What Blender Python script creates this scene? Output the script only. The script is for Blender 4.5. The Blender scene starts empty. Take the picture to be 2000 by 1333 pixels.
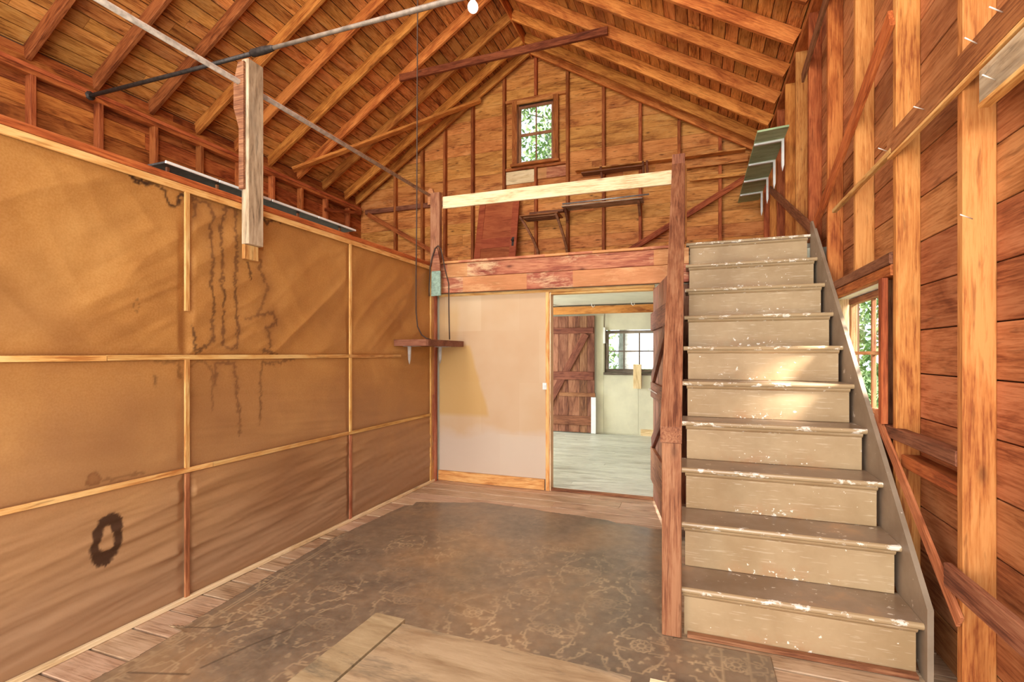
import bpy, bmesh, math, random
import numpy as np
from mathutils import Vector, Matrix

# ------------------------------------------------------------------ camera, world, lights, exposure
SC = bpy.context.scene
COL = SC.collection
YAW = math.atan2(360, 977)
cam_d = bpy.data.cameras.new('camera')
cam_d.sensor_width = 36
cam_d.lens = 977 / 2000 * 36
cam_d.shift_y = 25.5 / 2000
cam_d.clip_start = 0.02
cam = bpy.data.objects.new('camera', cam_d)
cam.location = (0, 0, 1.35)
cam.rotation_euler = (math.pi / 2, 0, YAW)
COL.objects.link(cam)
SC.camera = cam

SC.view_settings.view_transform = 'Standard'
SC.view_settings.look = 'None'
SC.view_settings.gamma = 1
SC.view_settings.use_curve_mapping = False
SC.view_settings.exposure = -0.08

W = bpy.data.worlds.new('sky')
SC.world = W
W.use_nodes = True
wn = W.node_tree.nodes
wn['Background'].inputs[0].default_value = (0.80, 0.90, 1.0, 1)
wn['Background'].inputs[1].default_value = 2.6
SC.cycles.max_bounces = 8
SC.cycles.diffuse_bounces = 5
SC.cycles.sample_clamp_indirect = 6


def area(name, loc, target, sx, sy, power, col=(1, 1, 1)):
    l = bpy.data.lights.new(name, 'AREA')
    l.shape = 'RECTANGLE'
    l.size, l.size_y, l.energy, l.color = sx, sy, power, col
    o = bpy.data.objects.new(name, l)
    o.location = loc
    o.rotation_euler = (Vector(target) - Vector(loc)).to_track_quat('-Z', 'Y').to_euler()
    COL.objects.link(o)
    return o


# daylight pouring through the open front of the building behind the camera
area('front_opening_daylight', (-2.2, -1.9, 2.2), (-1.9, 8, 3.0), 6.5, 4.0, 290, (1.0, 0.97, 0.93))
# the photographer's flash, above and to the right of the camera
area('camera_flash', (0.45, -0.5, 2.2), (-1.4, 8.0, 3.3), 0.35, 0.35, 60, (1.0, 0.96, 0.9))
# daylight from the opening in the left end of the room behind the doorway
area('rear_room_daylight', (-5.9, 6.7, 1.2), (-1.0, 6.8, 0.6), 2.6, 1.8, 380, (0.86, 0.94, 1.0))
# added fill light, low behind the camera, aimed up to brighten the rafters
area('added_up_fill', (-2.4, -1.6, 0.25), (-2.6, 3.2, 4.6), 6.0, 1.2, 270, (1.0, 0.95, 0.88))
# added fill light, unseen under the ridge, to brighten the loft
area('added_loft_fill', (-2.7, 1.2, 5.6), (-2.7, 6.5, 3.6), 1.6, 1.0, 150, (1.0, 0.93, 0.84))
# soft sun through the trees, entering the window on the right
sun_d = bpy.data.lights.new('sun', 'SUN')
sun_d.energy = 30.0
sun_d.angle = math.radians(13)
sun_d.color = (1.0, 0.97, 0.92)
sun = bpy.data.objects.new('sun', sun_d)
sun.rotation_euler = Vector((-1.0, 0.38, -0.80)).to_track_quat('-Z', 'Y').to_euler()
COL.objects.link(sun)

random.seed(11)
rng = np.random.default_rng(5)
R = random.uniform

# ------------------------------------------------------------------ materials


class NT:
    def __init__(s, name):
        s.m = bpy.data.materials.new(name)
        s.m.use_nodes = True
        s.t = s.m.node_tree
        s.n = s.t.nodes
        s.bsdf = s.n['Principled BSDF']

    def new(s, typ, **kw):
        n = s.n.new(typ)
        for k, v in kw.items():
            setattr(n, k, v)
        return n

    def link(s, a, b):
        s.t.links.new(a, b)

    def math(s, op, a, b=None, clamp=False):
        n = s.new('ShaderNodeMath', operation=op)
        n.use_clamp = clamp
        for i, x in enumerate((a, b)):
            if x is None:
                continue
            if isinstance(x, (int, float)):
                n.inputs[i].default_value = x
            else:
                s.link(x, n.inputs[i])
        return n.outputs[0]

    def mix(s, f, a, b, blend='MIX'):
        n = s.new('ShaderNodeMix', data_type='RGBA', blend_type=blend)
        for sock, x in ((n.inputs[0], f), (n.inputs[6], a), (n.inputs[7], b)):
            if isinstance(x, (int, float)):
                sock.default_value = x
            elif isinstance(x, tuple):
                sock.default_value = (*x[:3], 1)
            else:
                s.link(x, sock)
        return n.outputs[2]

    def ramp(s, f, stops):
        n = s.new('ShaderNodeValToRGB')
        e = n.color_ramp.elements
        while len(e) < len(stops):
            e.new(0.5)
        for el, (p, c) in zip(e, stops):
            el.position = p
            el.color = (c, c, c, 1) if isinstance(c, (int, float)) else (*c, 1)
        s.link(f, n.inputs[0])
        return n.outputs[0]

    def noise(s, vec, scale, detail=3, rough=0.6, dist=0):
        n = s.new('ShaderNodeTexNoise')
        n.inputs['Scale'].default_value = scale
        n.inputs['Detail'].default_value = detail
        n.inputs['Roughness'].default_value = rough
        n.inputs['Distortion'].default_value = dist
        if vec is not None:
            s.link(vec, n.inputs['Vector'])
        return n.outputs['Fac']

    def coords(s, scale=(1, 1, 1), rand=True):
        tc = s.new('ShaderNodeTexCoord')
        vec = tc.outputs['Object']
        if rand:
            oi = s.new('ShaderNodeObjectInfo')
            cb = s.new('ShaderNodeCombineXYZ')
            r = oi.outputs['Random']
            s.link(s.math('MULTIPLY', r, 91.0), cb.inputs[0])
            s.link(s.math('MULTIPLY', r, 37.0), cb.inputs[1])
            s.link(s.math('MULTIPLY', r, 53.0), cb.inputs[2])
            va = s.new('ShaderNodeVectorMath', operation='ADD')
            s.link(vec, va.inputs[0])
            s.link(cb.outputs[0], va.inputs[1])
            vec = va.outputs[0]
            s.rand = r
        mp = s.new('ShaderNodeMapping')
        mp.inputs['Scale'].default_value = scale
        s.link(vec, mp.inputs['Vector'])
        s.raw = vec
        return mp.outputs[0]

    def bump(s, h, strength=0.3, dist=0.01):
        b = s.new('ShaderNodeBump')
        b.inputs['Strength'].default_value = strength
        b.inputs['Distance'].default_value = dist
        s.link(h, b.inputs['Height'])
        s.link(b.outputs[0], s.bsdf.inputs['Normal'])

    def out(s, col, rough=0.6, spec=0.35):
        if isinstance(col, tuple):
            s.bsdf.inputs['Base Color'].default_value = (*col, 1)
        else:
            s.link(col, s.bsdf.inputs['Base Color'])
        s.bsdf.inputs['Roughness'].default_value = rough
        s.bsdf.inputs['Specular IOR Level'].default_value = spec
        return s.m


def wood(name, light, mid, dark, rough=0.6, grain=1.0, knots=0.6, blotch=0.5, vary=0.35, stain=None, stain_amt=0.0, spec=0.16, warm=False, fleck=0.5, bands=None):
    """sawn board: grain runs along the object's local X"""
    if warm:
        light, mid, dark, stain = [None if c is None else (c[0], c[1] * 0.72, c[2] * 0.46) for c in (light, mid, dark, stain)]
    t = NT(name)
    v = t.coords((0.9, 17 * grain, 17 * grain))
    fine = t.noise(v, 6.0, 6, 0.68, 0.35)
    v2n = t.new('ShaderNodeMapping')
    v2n.inputs['Scale'].default_value = (0.9, 3.2, 3.2)
    t.link(t.raw, v2n.inputs['Vector'])
    big = t.noise(v2n.outputs[0], 1.7, 4, 0.6, 1.2)
    g = t.math('ADD', t.math('MULTIPLY', fine, 0.55), t.math('MULTIPLY', big, 0.5))
    col = t.ramp(g, [(0.40, dark), (0.50, mid), (0.60, light)])
    # dark weather blotches
    bl = t.noise(v2n.outputs[0], 0.9, 5, 0.7, 0.8)
    blm = t.ramp(bl, [(0.50, 0.0), (0.68, 1.0)])
    col = t.mix(t.math('MULTIPLY', blm, blotch), col, dark)
    # short dark flecks along the grain
    fm = t.new('ShaderNodeMapping')
    fm.inputs['Scale'].default_value = (3.0, 26, 26)
    t.link(t.raw, fm.inputs['Vector'])
    fl = t.ramp(t.noise(fm.outputs[0], 1.5, 3, 0.6, 0.3), [(0.60, 0.0), (0.70, 1.0)])
    col = t.mix(t.math('MULTIPLY', fl, fleck), col, tuple(c * 0.6 for c in dark))
    # knots
    if knots > 0:
        km = t.new('ShaderNodeMapping')
        km.inputs['Scale'].default_value = (1.5, 3.6, 3.6)
        t.link(t.raw, km.inputs['Vector'])
        vo = t.new('ShaderNodeTexVoronoi')
        vo.inputs['Scale'].default_value = 1.6
        t.link(km.outputs[0], vo.inputs['Vector'])
        kk = t.ramp(vo.outputs['Distance'], [(0.035, 1.0), (0.085, 0.35), (0.14, 0.0)])
        col = t.mix(t.math('MULTIPLY', kk, knots), col, tuple(c * 0.30 for c in dark))
    if stain is not None:
        sn = t.noise(v2n.outputs[0], 2.3, 6, 0.75, 0.3)
        sm = t.ramp(sn, [(0.54, 0.0), (0.66, 1.0)])
        col = t.mix(t.math('MULTIPLY', sm, stain_amt), col, stain)
    if bands:
        sx = t.new('ShaderNodeSeparateXYZ')
        t.link(t.raw, sx.inputs[0])
        wn_ = t.new('ShaderNodeTexWhiteNoise', noise_dimensions='1D')
        t.link(t.math('FLOOR', t.math('MULTIPLY', sx.outputs[0], 4.3)), wn_.inputs['W'])
        col = t.mix(t.math('MULTIPLY', t.math('GREATER_THAN', wn_.outputs['Value'], 0.55), 0.62), col, bands)
    # board-to-board variation
    hv = t.new('ShaderNodeHueSaturation')
    t.link(col, hv.inputs['Color'])
    t.link(t.math('ADD', t.math('MULTIPLY', t.rand, vary * 1.6), 1 - vary * 0.8), hv.inputs['Value'])
    r2 = t.math('FRACT', t.math('MULTIPLY', t.rand, 17.3))
    t.link(t.math('ADD', t.math('MULTIPLY', r2, 0.014), 0.493), hv.inputs['Hue'])
    hv.inputs['Saturation'].default_value = 0.98
    t.bump(fine, 0.35, 0.004)
    return t.out(hv.outputs[0], rough, spec)


M = {}
M['roof'] = wood('old_roof_board', (0.78, 0.46, 0.18), (0.60, 0.29, 0.090), (0.20, 0.070, 0.022), blotch=0.55, vary=0.28, stain=(0.66, 0.46, 0.27), stain_amt=0.35, warm=True)
M['rafter'] = wood('amber_rafter', (0.70, 0.36, 0.11), (0.50, 0.205, 0.050), (0.26, 0.085, 0.020), blotch=0.25, vary=0.25, knots=0.4, warm=True)
M['darkrafter'] = wood('dark_collar_tie', (0.30, 0.12, 0.055), (0.18, 0.062, 0.027), (0.07, 0.022, 0.012), blotch=0.4, vary=0.1, warm=True)
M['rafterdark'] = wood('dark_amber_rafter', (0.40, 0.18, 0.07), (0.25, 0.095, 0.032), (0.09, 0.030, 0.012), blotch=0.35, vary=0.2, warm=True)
M['gable'] = wood('gable_board', (0.74, 0.42, 0.16), (0.60, 0.30, 0.094), (0.26, 0.090, 0.024), blotch=0.4, vary=0.14, knots=0.85, stain=(0.74, 0.52, 0.27), stain_amt=0.4, warm=True, fleck=0.85)
M['side'] = wood('side_wall_board', (0.50, 0.28, 0.165), (0.37, 0.175, 0.088), (0.19, 0.075, 0.038), blotch=0.45, vary=0.22, knots=0.6, warm=True)
M['outer'] = wood('outer_wall_board', (0.50, 0.22, 0.068), (0.33, 0.115, 0.030), (0.13, 0.038, 0.012), blotch=0.6, vary=0.3, warm=True)
M['stud'] = wood('amber_stud', (0.58, 0.36, 0.145), (0.47, 0.245, 0.078), (0.24, 0.085, 0.026), blotch=0.25, vary=0.2, knots=0.6, warm=True)
M['studred'] = wood('reddish_stud', (0.50, 0.20, 0.075), (0.34, 0.11, 0.036), (0.15, 0.042, 0.016), blotch=0.35, vary=0.3, warm=True)
M['red'] = wood('weathered_red_timber', (0.38, 0.165, 0.080), (0.26, 0.090, 0.040), (0.11, 0.032, 0.016), grain=1.3, blotch=0.3, vary=0.1, knots=0.5)
M['redrail'] = M['red']
M['fascia'] = wood('fascia_board', (0.58, 0.235, 0.11), (0.40, 0.120, 0.058), (0.20, 0.042, 0.022), blotch=0.5, vary=0.15, knots=0.7, stain=(0.78, 0.52, 0.27), stain_amt=0.75, bands=(0.58, 0.27, 0.085))
M['pale'] = wood('pale_pine_rail', (0.86, 0.66, 0.40), (0.76, 0.54, 0.29), (0.50, 0.30, 0.13), blotch=0.15, vary=0.06, knots=0.45)
M['batten'] = wood('yellow_batten', (0.80, 0.50, 0.18), (0.68, 0.34, 0.09), (0.42, 0.15, 0.03), blotch=0.2, vary=0.2, knots=0.3)
M['battenred'] = wood('red_brown_batten', (0.50, 0.19, 0.08), (0.35, 0.10, 0.04), (0.18, 0.05, 0.02), blotch=0.2, vary=0.1, knots=0.2)
M['cap'] = wood('cap_plate', (0.62, 0.25, 0.09), (0.46, 0.14, 0.045), (0.22, 0.06, 0.02), blotch=0.3, vary=0.1, warm=True)
M['floor'] = wood('worn_floor_board', (0.62, 0.43, 0.28), (0.50, 0.32, 0.19), (0.27, 0.15, 0.08), rough=0.42, blotch=0.3, vary=0.12, knots=0.3, spec=0.5)
M['floor2'] = wood('grey_scrubbed_floor_board', (0.66, 0.66, 0.57), (0.52, 0.52, 0.44), (0.30, 0.29, 0.23), rough=0.38, blotch=0.2, vary=0.10, knots=0.25, spec=0.5, fleck=0.25)
M['door'] = wood('red_brown_door_board', (0.34, 0.15, 0.08), (0.22, 0.082, 0.042), (0.085, 0.028, 0.016), blotch=0.35, vary=0.25, knots=0.8)
M['ledger'] = wood('red_brown_ledger', (0.28, 0.10, 0.052), (0.18, 0.058, 0.03), (0.09, 0.026, 0.014), blotch=0.3, vary=0.1, knots=0.4)
M['doorred'] = wood('varnished_panel_door', (0.46, 0.125, 0.040), (0.37, 0.085, 0.026), (0.24, 0.050, 0.016), blotch=0.1, vary=0.04, knots=0.0, rough=0.45, fleck=0.1)
M['shelfdk'] = wood('dark_shelf_board', (0.30, 0.12, 0.055), (0.20, 0.07, 0.03), (0.09, 0.028, 0.012), blotch=0.3, vary=0.2)
M['mahog'] = wood('reddish_shelf_board', (0.26, 0.10, 0.055), (0.19, 0.058, 0.03), (0.10, 0.028, 0.015), blotch=0.2, vary=0.05, rough=0.5)
M['grey'] = wood('weathered_grey_timber', (0.58, 0.43, 0.28), (0.44, 0.30, 0.18), (0.12, 0.08, 0.05), grain=0.6, blotch=0.55, vary=0.06, knots=0.5, stain=(0.10, 0.07, 0.05), stain_amt=0.5)
M['bench'] = wood('dusty_bench_plank', (0.42, 0.30, 0.165), (0.34, 0.235, 0.122), (0.24, 0.150, 0.072), grain=0.25, blotch=0.3, vary=0.04, knots=0.0, rough=0.8, stain=(0.10, 0.078, 0.055), stain_amt=0.75, fleck=0.1)
M['sash'] = wood('old_window_sash', (0.42, 0.19, 0.085), (0.28, 0.105, 0.045), (0.12, 0.04, 0.02), blotch=0.2, vary=0.1, knots=0.0)
M['sashgrey'] = wood('grey_window_sash', (0.26, 0.21, 0.16), (0.15, 0.11, 0.08), (0.06, 0.04, 0.03), blotch=0.4, vary=0.1, knots=0.0)


def plain(name, col, rough=0.5, metal=0.0, nz=0.0, ns=20, emit=None, spec=0.4):
    t = NT(name)
    if nz:
        v = t.coords((1, 1, 1))
        f = t.noise(v, ns, 4)
        c = t.ramp(f, [(0.35, tuple(x * (1 - nz) for x in col)), (0.65, tuple(min(1, x * (1 + nz * 0.5)) for x in col))])
        t.out(c, rough, spec)
    else:
        t.out(col, rough, spec)
    t.bsdf.inputs['Metallic'].default_value = metal
    if emit:
        t.bsdf.inputs['Emission Color'].default_value = (*emit[0], 1)
        t.bsdf.inputs['Emission Strength'].default_value = emit[1]
    return t.m


M['iron'] = plain('dark_iron', (0.055, 0.04, 0.035), 0.55, 0.3, 0.5, 30)
M['conduit'] = plain('dull_conduit', (0.56, 0.46, 0.38), 0.5, 0.0, 0.35, 25)
M['rodpale'] = plain('dusty_rod', (0.27, 0.20, 0.155), 0.5, 0.1, 0.4, 12)
M['metalgrey'] = plain('grey_bracket_metal', (0.50, 0.48, 0.45), 0.4, 0.6, 0.2)
M['white'] = plain('white_paint', (0.82, 0.81, 0.77), 0.5, 0, 0.08, 15)
M['cord'] = plain('brown_cord', (0.06, 0.03, 0.018), 0.6)
M['green'] = wood('faded_green_paint', (0.46, 0.60, 0.34), (0.37, 0.50, 0.26), (0.23, 0.32, 0.16), blotch=0.3, vary=0.08, knots=0.0, stain=(0.25, 0.26, 0.17), stain_amt=0.3)
M['mint'] = plain('mint_paint', (0.30, 0.42, 0.33), 0.6, 0, 0.3, 40)
M['bulb'] = plain('lit_bulb', (1, 1, 1), 0.3, 0, emit=((1.0, 0.97, 0.9), 3.0))
M['nail'] = plain('bright_nail', (0.85, 0.80, 0.72), 0.35, 0.3)
M['darkgap'] = plain('tarpaper_black', (0.012, 0.009, 0.007), 0.9)
M['sheath'] = plain('outside_sheathing', (0.10, 0.045, 0.02), 0.85)
M['plaster'] = plain('cream_ceiling_board', (0.66, 0.62, 0.50), 0.7, 0, 0.1, 3)
M['cream'] = plain('cream_wall_board', (0.64, 0.60, 0.44), 0.65, 0, 0.12, 2.5)
M['ground'] = plain('grassy_ground', (0.10, 0.17, 0.05), 0.9, 0, 0.4, 3)
M['leaf'] = plain('green_leaf', (0.20, 0.31, 0.10), 0.6, 0, 0.45, 1.3)
M['leaf'].node_tree.nodes['Principled BSDF'].inputs['Transmission Weight'].default_value = 0.0
M['bark'] = wood('grey_bark', (0.60, 0.56, 0.52), (0.42, 0.39, 0.36), (0.16, 0.14, 0.13), grain=0.9, blotch=0.4, vary=0.1, knots=0.0, rough=0.9)

g = NT('old_window_glass')
tr = g.new('ShaderNodeBsdfTransparent')
gl = g.new('ShaderNodeBsdfGlossy')
gl.inputs['Roughness'].default_value = 0.05
mx = g.new('ShaderNodeMixShader')
mx.inputs[0].default_value = 0.06
g.link(tr.outputs[0], mx.inputs[1])
g.link(gl.outputs[0], mx.inputs[2])
g.link(mx.outputs[0], g.n['Material Output'].inputs['Surface'])
M['glass'] = g.m

# kraft paper lining with brown water stains (mesh attribute 'stain' holds the stain outlines)
t = NT('stained_kraft_paper')
v = t.coords((1, 1, 1), rand=False)
f1 = t.noise(v, 2.0, 5, 0.6, 0.5)
f2 = t.noise(v, 120, 2, 0.5)
base = t.ramp(f1, [(0.32, (0.40, 0.155, 0.028)), (0.52, (0.48, 0.205, 0.043)), (0.72, (0.57, 0.27, 0.070))])
base = t.mix(0.15, base, t.ramp(f2, [(0.3, (0.30, 0.15, 0.06)), (0.7, (0.75, 0.46, 0.22))]))
sep = t.new('ShaderNodeSeparateXYZ')
t.link(t.new('ShaderNodeNewGeometry').outputs['Position'], sep.inputs[0])
# greyish daylight on the lower sheets, painted into the paper colour
daylight_grey = t.math('MULTIPLY', t.math('SUBTRACT', 1.62, t.math('ADD', sep.outputs[2], t.math('MULTIPLY', f1, 0.5))), 0.85, clamp=True)
base = t.mix(daylight_grey, base, (0.37, 0.205, 0.105))
at = t.new('ShaderNodeAttribute', attribute_name='stain')
base = t.mix(at.outputs['Fac'], base, (0.055, 0.022, 0.010))
at2 = t.new('ShaderNodeAttribute', attribute_name='damp')
base = t.mix(t.math('MULTIPLY', at2.outputs['Fac'], 0.8), base, (0.24, 0.095, 0.032))
t.bump(f2, 0.12, 0.002)
M['paper'] = t.out(base, 0.55, 0.3)

# peach wallboard left of the doorway with bleached patches
t = NT('faded_wallboard')
v = t.coords((1, 1, 1), rand=False)
f1 = t.noise(v, 1.6, 3)
base = t.ramp(f1, [(0.35, (0.54, 0.34, 0.185)), (0.6, (0.60, 0.42, 0.26))])
bk = t.new('ShaderNodeTexBrick')
bk.inputs['Scale'].default_value = 1.0
bk.inputs['Brick Width'].default_value = 0.42
bk.inputs['Row Height'].default_value = 0.53
bk.inputs['Mortar Size'].default_value = 0.0
bk.inputs['Color1'].default_value = (0.56, 0.36, 0.205, 1)
bk.inputs['Color2'].default_value = (0.66, 0.49, 0.30, 1)
sw = t.new('ShaderNodeSeparateXYZ')
t.link(v, sw.inputs[0])
cw = t.new('ShaderNodeCombineXYZ')
t.link(sw.outputs[0], cw.inputs[0])
t.link(sw.outputs[2], cw.inputs[1])
t.link(cw.outputs[0], bk.inputs['Vector'])
base = t.mix(0.45, base, bk.outputs['Color'])
at = t.new('ShaderNodeAttribute', attribute_name='stain')
base = t.mix(t.math('MULTIPLY', at.outputs['Fac'], 0.75), base, (0.54, 0.31, 0.085))  # yellower tone near the corner shelf
at2 = t.new('ShaderNodeAttribute', attribute_name='damp')
base = t.mix(t.math('MULTIPLY', at2.outputs['Fac'], 0.6), base, (0.60, 0.50, 0.41))
M['wallboard'] = t.out(base, 0.6, 0.3)

# tan stair paint: horizontal crazing, white chips near the foot of each riser
t = NT('tan_stair_paint')
v = t.coords((1, 1, 1))
f1 = t.noise(v, 3.0, 5)
base = t.ramp(f1, [(0.35, (0.345, 0.225, 0.110)), (0.62, (0.44, 0.305, 0.165))])
mp = t.new('ShaderNodeMapping')
mp.inputs['Scale'].default_value = (4, 60, 60)
t.link(t.raw, mp.inputs['Vector'])
cr = t.noise(mp.outputs[0], 2.2, 3)
base = t.mix(t.math('MULTIPLY', t.ramp(cr, [(0.60, 0.0), (0.66, 1.0)]), 0.35), base, (0.68, 0.55, 0.40))
tc = t.new('ShaderNodeTexCoord')
sp = t.new('ShaderNodeSeparateXYZ')
t.link(tc.outputs['Generated'], sp.inputs[0])
low = t.ramp(sp.outputs[2], [(0.02, 1.0), (0.45, 0.0)])
mid = t.ramp(t.math('ABSOLUTE', t.math('SUBTRACT', sp.outputs[0], 0.48)), [(0.10, 1.0), (0.36, 0.0)])
msk = t.math('MULTIPLY', low, mid)
ch = t.noise(v, 34, 3, 0.6)
chm = t.math('GREATER_THAN', t.math('ADD', ch, t.math('MULTIPLY', msk, 0.13)), 0.715)
scuf = t.noise(v, 9, 6, 0.7)
base = t.mix(t.math('MULTIPLY', msk, t.ramp(scuf, [(0.45, 0.0), (0.62, 0.8)])), base, (0.42, 0.22, 0.10))
base = t.mix(t.math('MULTIPLY', chm, 0.9), base, (0.80, 0.74, 0.64))
t.bump(ch, 0.15, 0.003)
M['stair'] = t.out(base, 0.55, 0.35)

t = NT('worn_tread_paint')
v = t.coords((1, 1, 1))
f1 = t.noise(v, 2.6, 6, 0.65)
base = t.ramp(f1, [(0.38, (0.225, 0.145, 0.085)), (0.55, (0.30, 0.21, 0.14)), (0.68, (0.44, 0.26, 0.14))])
sp = t.new('ShaderNodeSeparateXYZ')
tc = t.new('ShaderNodeTexCoord')
t.link(tc.outputs['Generated'], sp.inputs[0])
edge = t.ramp(sp.outputs[1], [(0.03, 1.0), (0.10, 0.0)])
base = t.mix(t.ramp(sp.outputs[1], [(0.035, 1.0), (0.06, 0.0)]), base, (0.42, 0.29, 0.155))
chn = t.new('ShaderNodeMapping')
chn.inputs['Scale'].default_value = (0.6, 1, 1)
t.link(t.raw, chn.inputs['Vector'])
ch = t.noise(chn.outputs[0], 24, 5, 0.7)
chm = t.math('GREATER_THAN', t.math('ADD', ch, t.math('MULTIPLY', edge, 0.085)), 0.655)
base = t.mix(t.math('MULTIPLY', chm, 0.9), base, (0.80, 0.73, 0.62))
t.bump(f1, 0.1, 0.003)
M['tread'] = t.out(base, 0.33, 0.5)

t = NT('scuffed_stringer_paint')
v = t.coords((1, 1, 1))
f1 = t.noise(v, 4, 5)
base = t.ramp(f1, [(0.35, (0.22, 0.155, 0.10)), (0.65, (0.32, 0.24, 0.165))])
ch = t.noise(v, 19, 4)
base = t.mix(t.math('GREATER_THAN', ch, 0.69), base, (0.62, 0.52, 0.42))
M['stringer'] = t.out(base, 0.5, 0.4)

t = NT('printed_floor_covering')
v = t.coords((1, 1, 1), rand=False)
f1 = t.noise(v, 1.1, 6, 0.65, 0.4)
base = t.ramp(f1, [(0.36, (0.135, 0.105, 0.076)), (0.5, (0.255, 0.178, 0.112)), (0.64, (0.41, 0.245, 0.120))])
f3 = t.noise(v, 14, 4, 0.6)
base = t.mix(0.35, base, t.ramp(f3, [(0.35, (0.08, 0.062, 0.045)), (0.65, (0.27, 0.215, 0.15))]))
at = t.new('ShaderNodeAttribute', attribute_name='pattern')
wear = t.ramp(t.noise(v, 1.7, 4, 0.6), [(0.36, 0.25), (0.58, 1.0)])
base = t.mix(t.math('MULTIPLY', t.math('MULTIPLY', at.outputs['Fac'], wear), 0.78), base, (0.66, 0.49, 0.28))
at2 = t.new('ShaderNodeAttribute', attribute_name='dark')
base = t.mix(t.math('MULTIPLY', at2.outputs['Fac'], 0.6), base, (0.05, 0.035, 0.025))
M['rug'] = t.out(base, 0.30, 0.6)
t.bump(f3, 0.12, 0.002)

# ------------------------------------------------------------------ builders


def props(o, label=None, cat=None, group=None, kind=None):
    if label: o['label'] = label
    if cat: o['category'] = cat
    if group: o['group'] = group
    if kind: o['kind'] = kind
    return o


def adopt(o, parent, world):
    COL.objects.link(o)
    if parent is not None:
        o.parent = parent
        o.matrix_local = wm(parent).inverted() @ world
    else:
        o.matrix_local = world
    return o


def wm(o):
    m = o.matrix_basis.copy()
    while o.parent is not None:
        o = o.parent
        m = o.matrix_basis @ m
    return m


def empty(name, loc, label=None, cat=None, group=None, kind=None):
    o = bpy.data.objects.new(name, None)
    o.empty_display_size = 0.1
    o.location = loc
    COL.objects.link(o)
    return props(o, label, cat, group, kind)


MC = {}


def beam_mesh(L, w, th, m, ch=None):
    """board with eased long edges: X length, Y width, Z thickness"""
    key = (round(L, 3), round(w, 3), round(th, 3), m.name)
    if key in MC:
        return MC[key]
    c = min(w, th) * 0.12 if ch is None else ch
    c = min(c, 0.004)
    hw, ht = w / 2, th / 2
    ring = [(-hw + c, -ht), (hw - c, -ht), (hw, -ht + c), (hw, ht - c), (hw - c, ht), (-hw + c, ht), (-hw, ht - c), (-hw, -ht + c)]
    vs = [(x, y, z) for x in (-L / 2, L / 2) for y, z in ring]
    fs = [tuple(reversed(range(8))), tuple(range(8, 16))]
    fs += [(i, (i + 1) % 8, 8 + (i + 1) % 8, 8 + i) for i in range(8)]
    me = bpy.data.meshes.new('board_mesh')
    me.from_pydata(vs, [], fs)
    me.materials.append(m)
    MC[key] = me
    return me


def frame(p0, p1, side):
    p0, p1 = Vector(p0), Vector(p1)
    x = (p1 - p0).normalized()
    z = Vector(side)
    z = (z - x * z.dot(x)).normalized()      # thickness direction
    y = z.cross(x)
    mt = Matrix((x, y, z)).transposed().to_4x4()
    mt.translation = (p0 + p1) / 2
    return mt, (p1 - p0).length


def board(name, p0, p1, w, th, tdir, m, parent, **kw):
    """board from p0 to p1 (centre line), w across, th thick along tdir"""
    mt, L = frame(p0, p1, tdir)
    o = bpy.data.objects.new(name, beam_mesh(L, w, th, M[m] if isinstance(m, str) else m))
    adopt(o, parent, mt)
    return props(o, **kw)


def boxx(name, lo, hi, m, parent, axis=0, **kw):
    """axis aligned board given by corners; grain along axis"""
    lo, hi = [min(a, b) for a, b in zip(lo, hi)], [max(a, b) for a, b in zip(lo, hi)]
    c = [(a + b) / 2 for a, b in zip(lo, hi)]
    p0, p1 = list(c), list(c)
    p0[axis], p1[axis] = lo[axis], hi[axis]
    tax = {0: 2, 1: 2, 2: 1}[axis]
    wax = 3 - axis - tax
    td = [0, 0, 0]
    td[tax] = 1
    return board(name, p0, p1, hi[wax] - lo[wax], hi[tax] - lo[tax], td, m, parent, **kw)


def mesh_obj(name, vs, fs, m, parent=None, smooth=False, **kw):
    me = bpy.data.meshes.new(name)
    if parent is not None:
        off = wm(parent).translation
    else:
        off = Vector((0, 0, 0))
    me.from_pydata([tuple(Vector(v)) for v in vs], [], fs)
    me.materials.append(M[m] if isinstance(m, str) else m)
    if smooth:
        for p in me.polygons:
            p.use_smooth = True
    o = bpy.data.objects.new(name, me)
    adopt(o, parent, Matrix())
    return props(o, **kw)


def prism(name, poly, vec, m, parent, **kw):
    vec = Vector(vec)
    poly = [Vector(p) for p in poly]
    n = len(poly)
    # orient outwards
    nrm = Vector((0, 0, 0))
    for i in range(n):
        a, b = poly[i], poly[(i + 1) % n]
        nrm += a.cross(b)
    if nrm.dot(vec) > 0:
        poly.reverse()
    vs = poly + [p + vec for p in poly]
    fs = [tuple(range(n)), tuple(reversed(range(n, 2 * n)))]
    fs += [((i + 1) % n, i, n + i, n + (i + 1) % n) for i in range(n)]
    return mesh_obj(name, vs, fs, m, parent, **kw)


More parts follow.
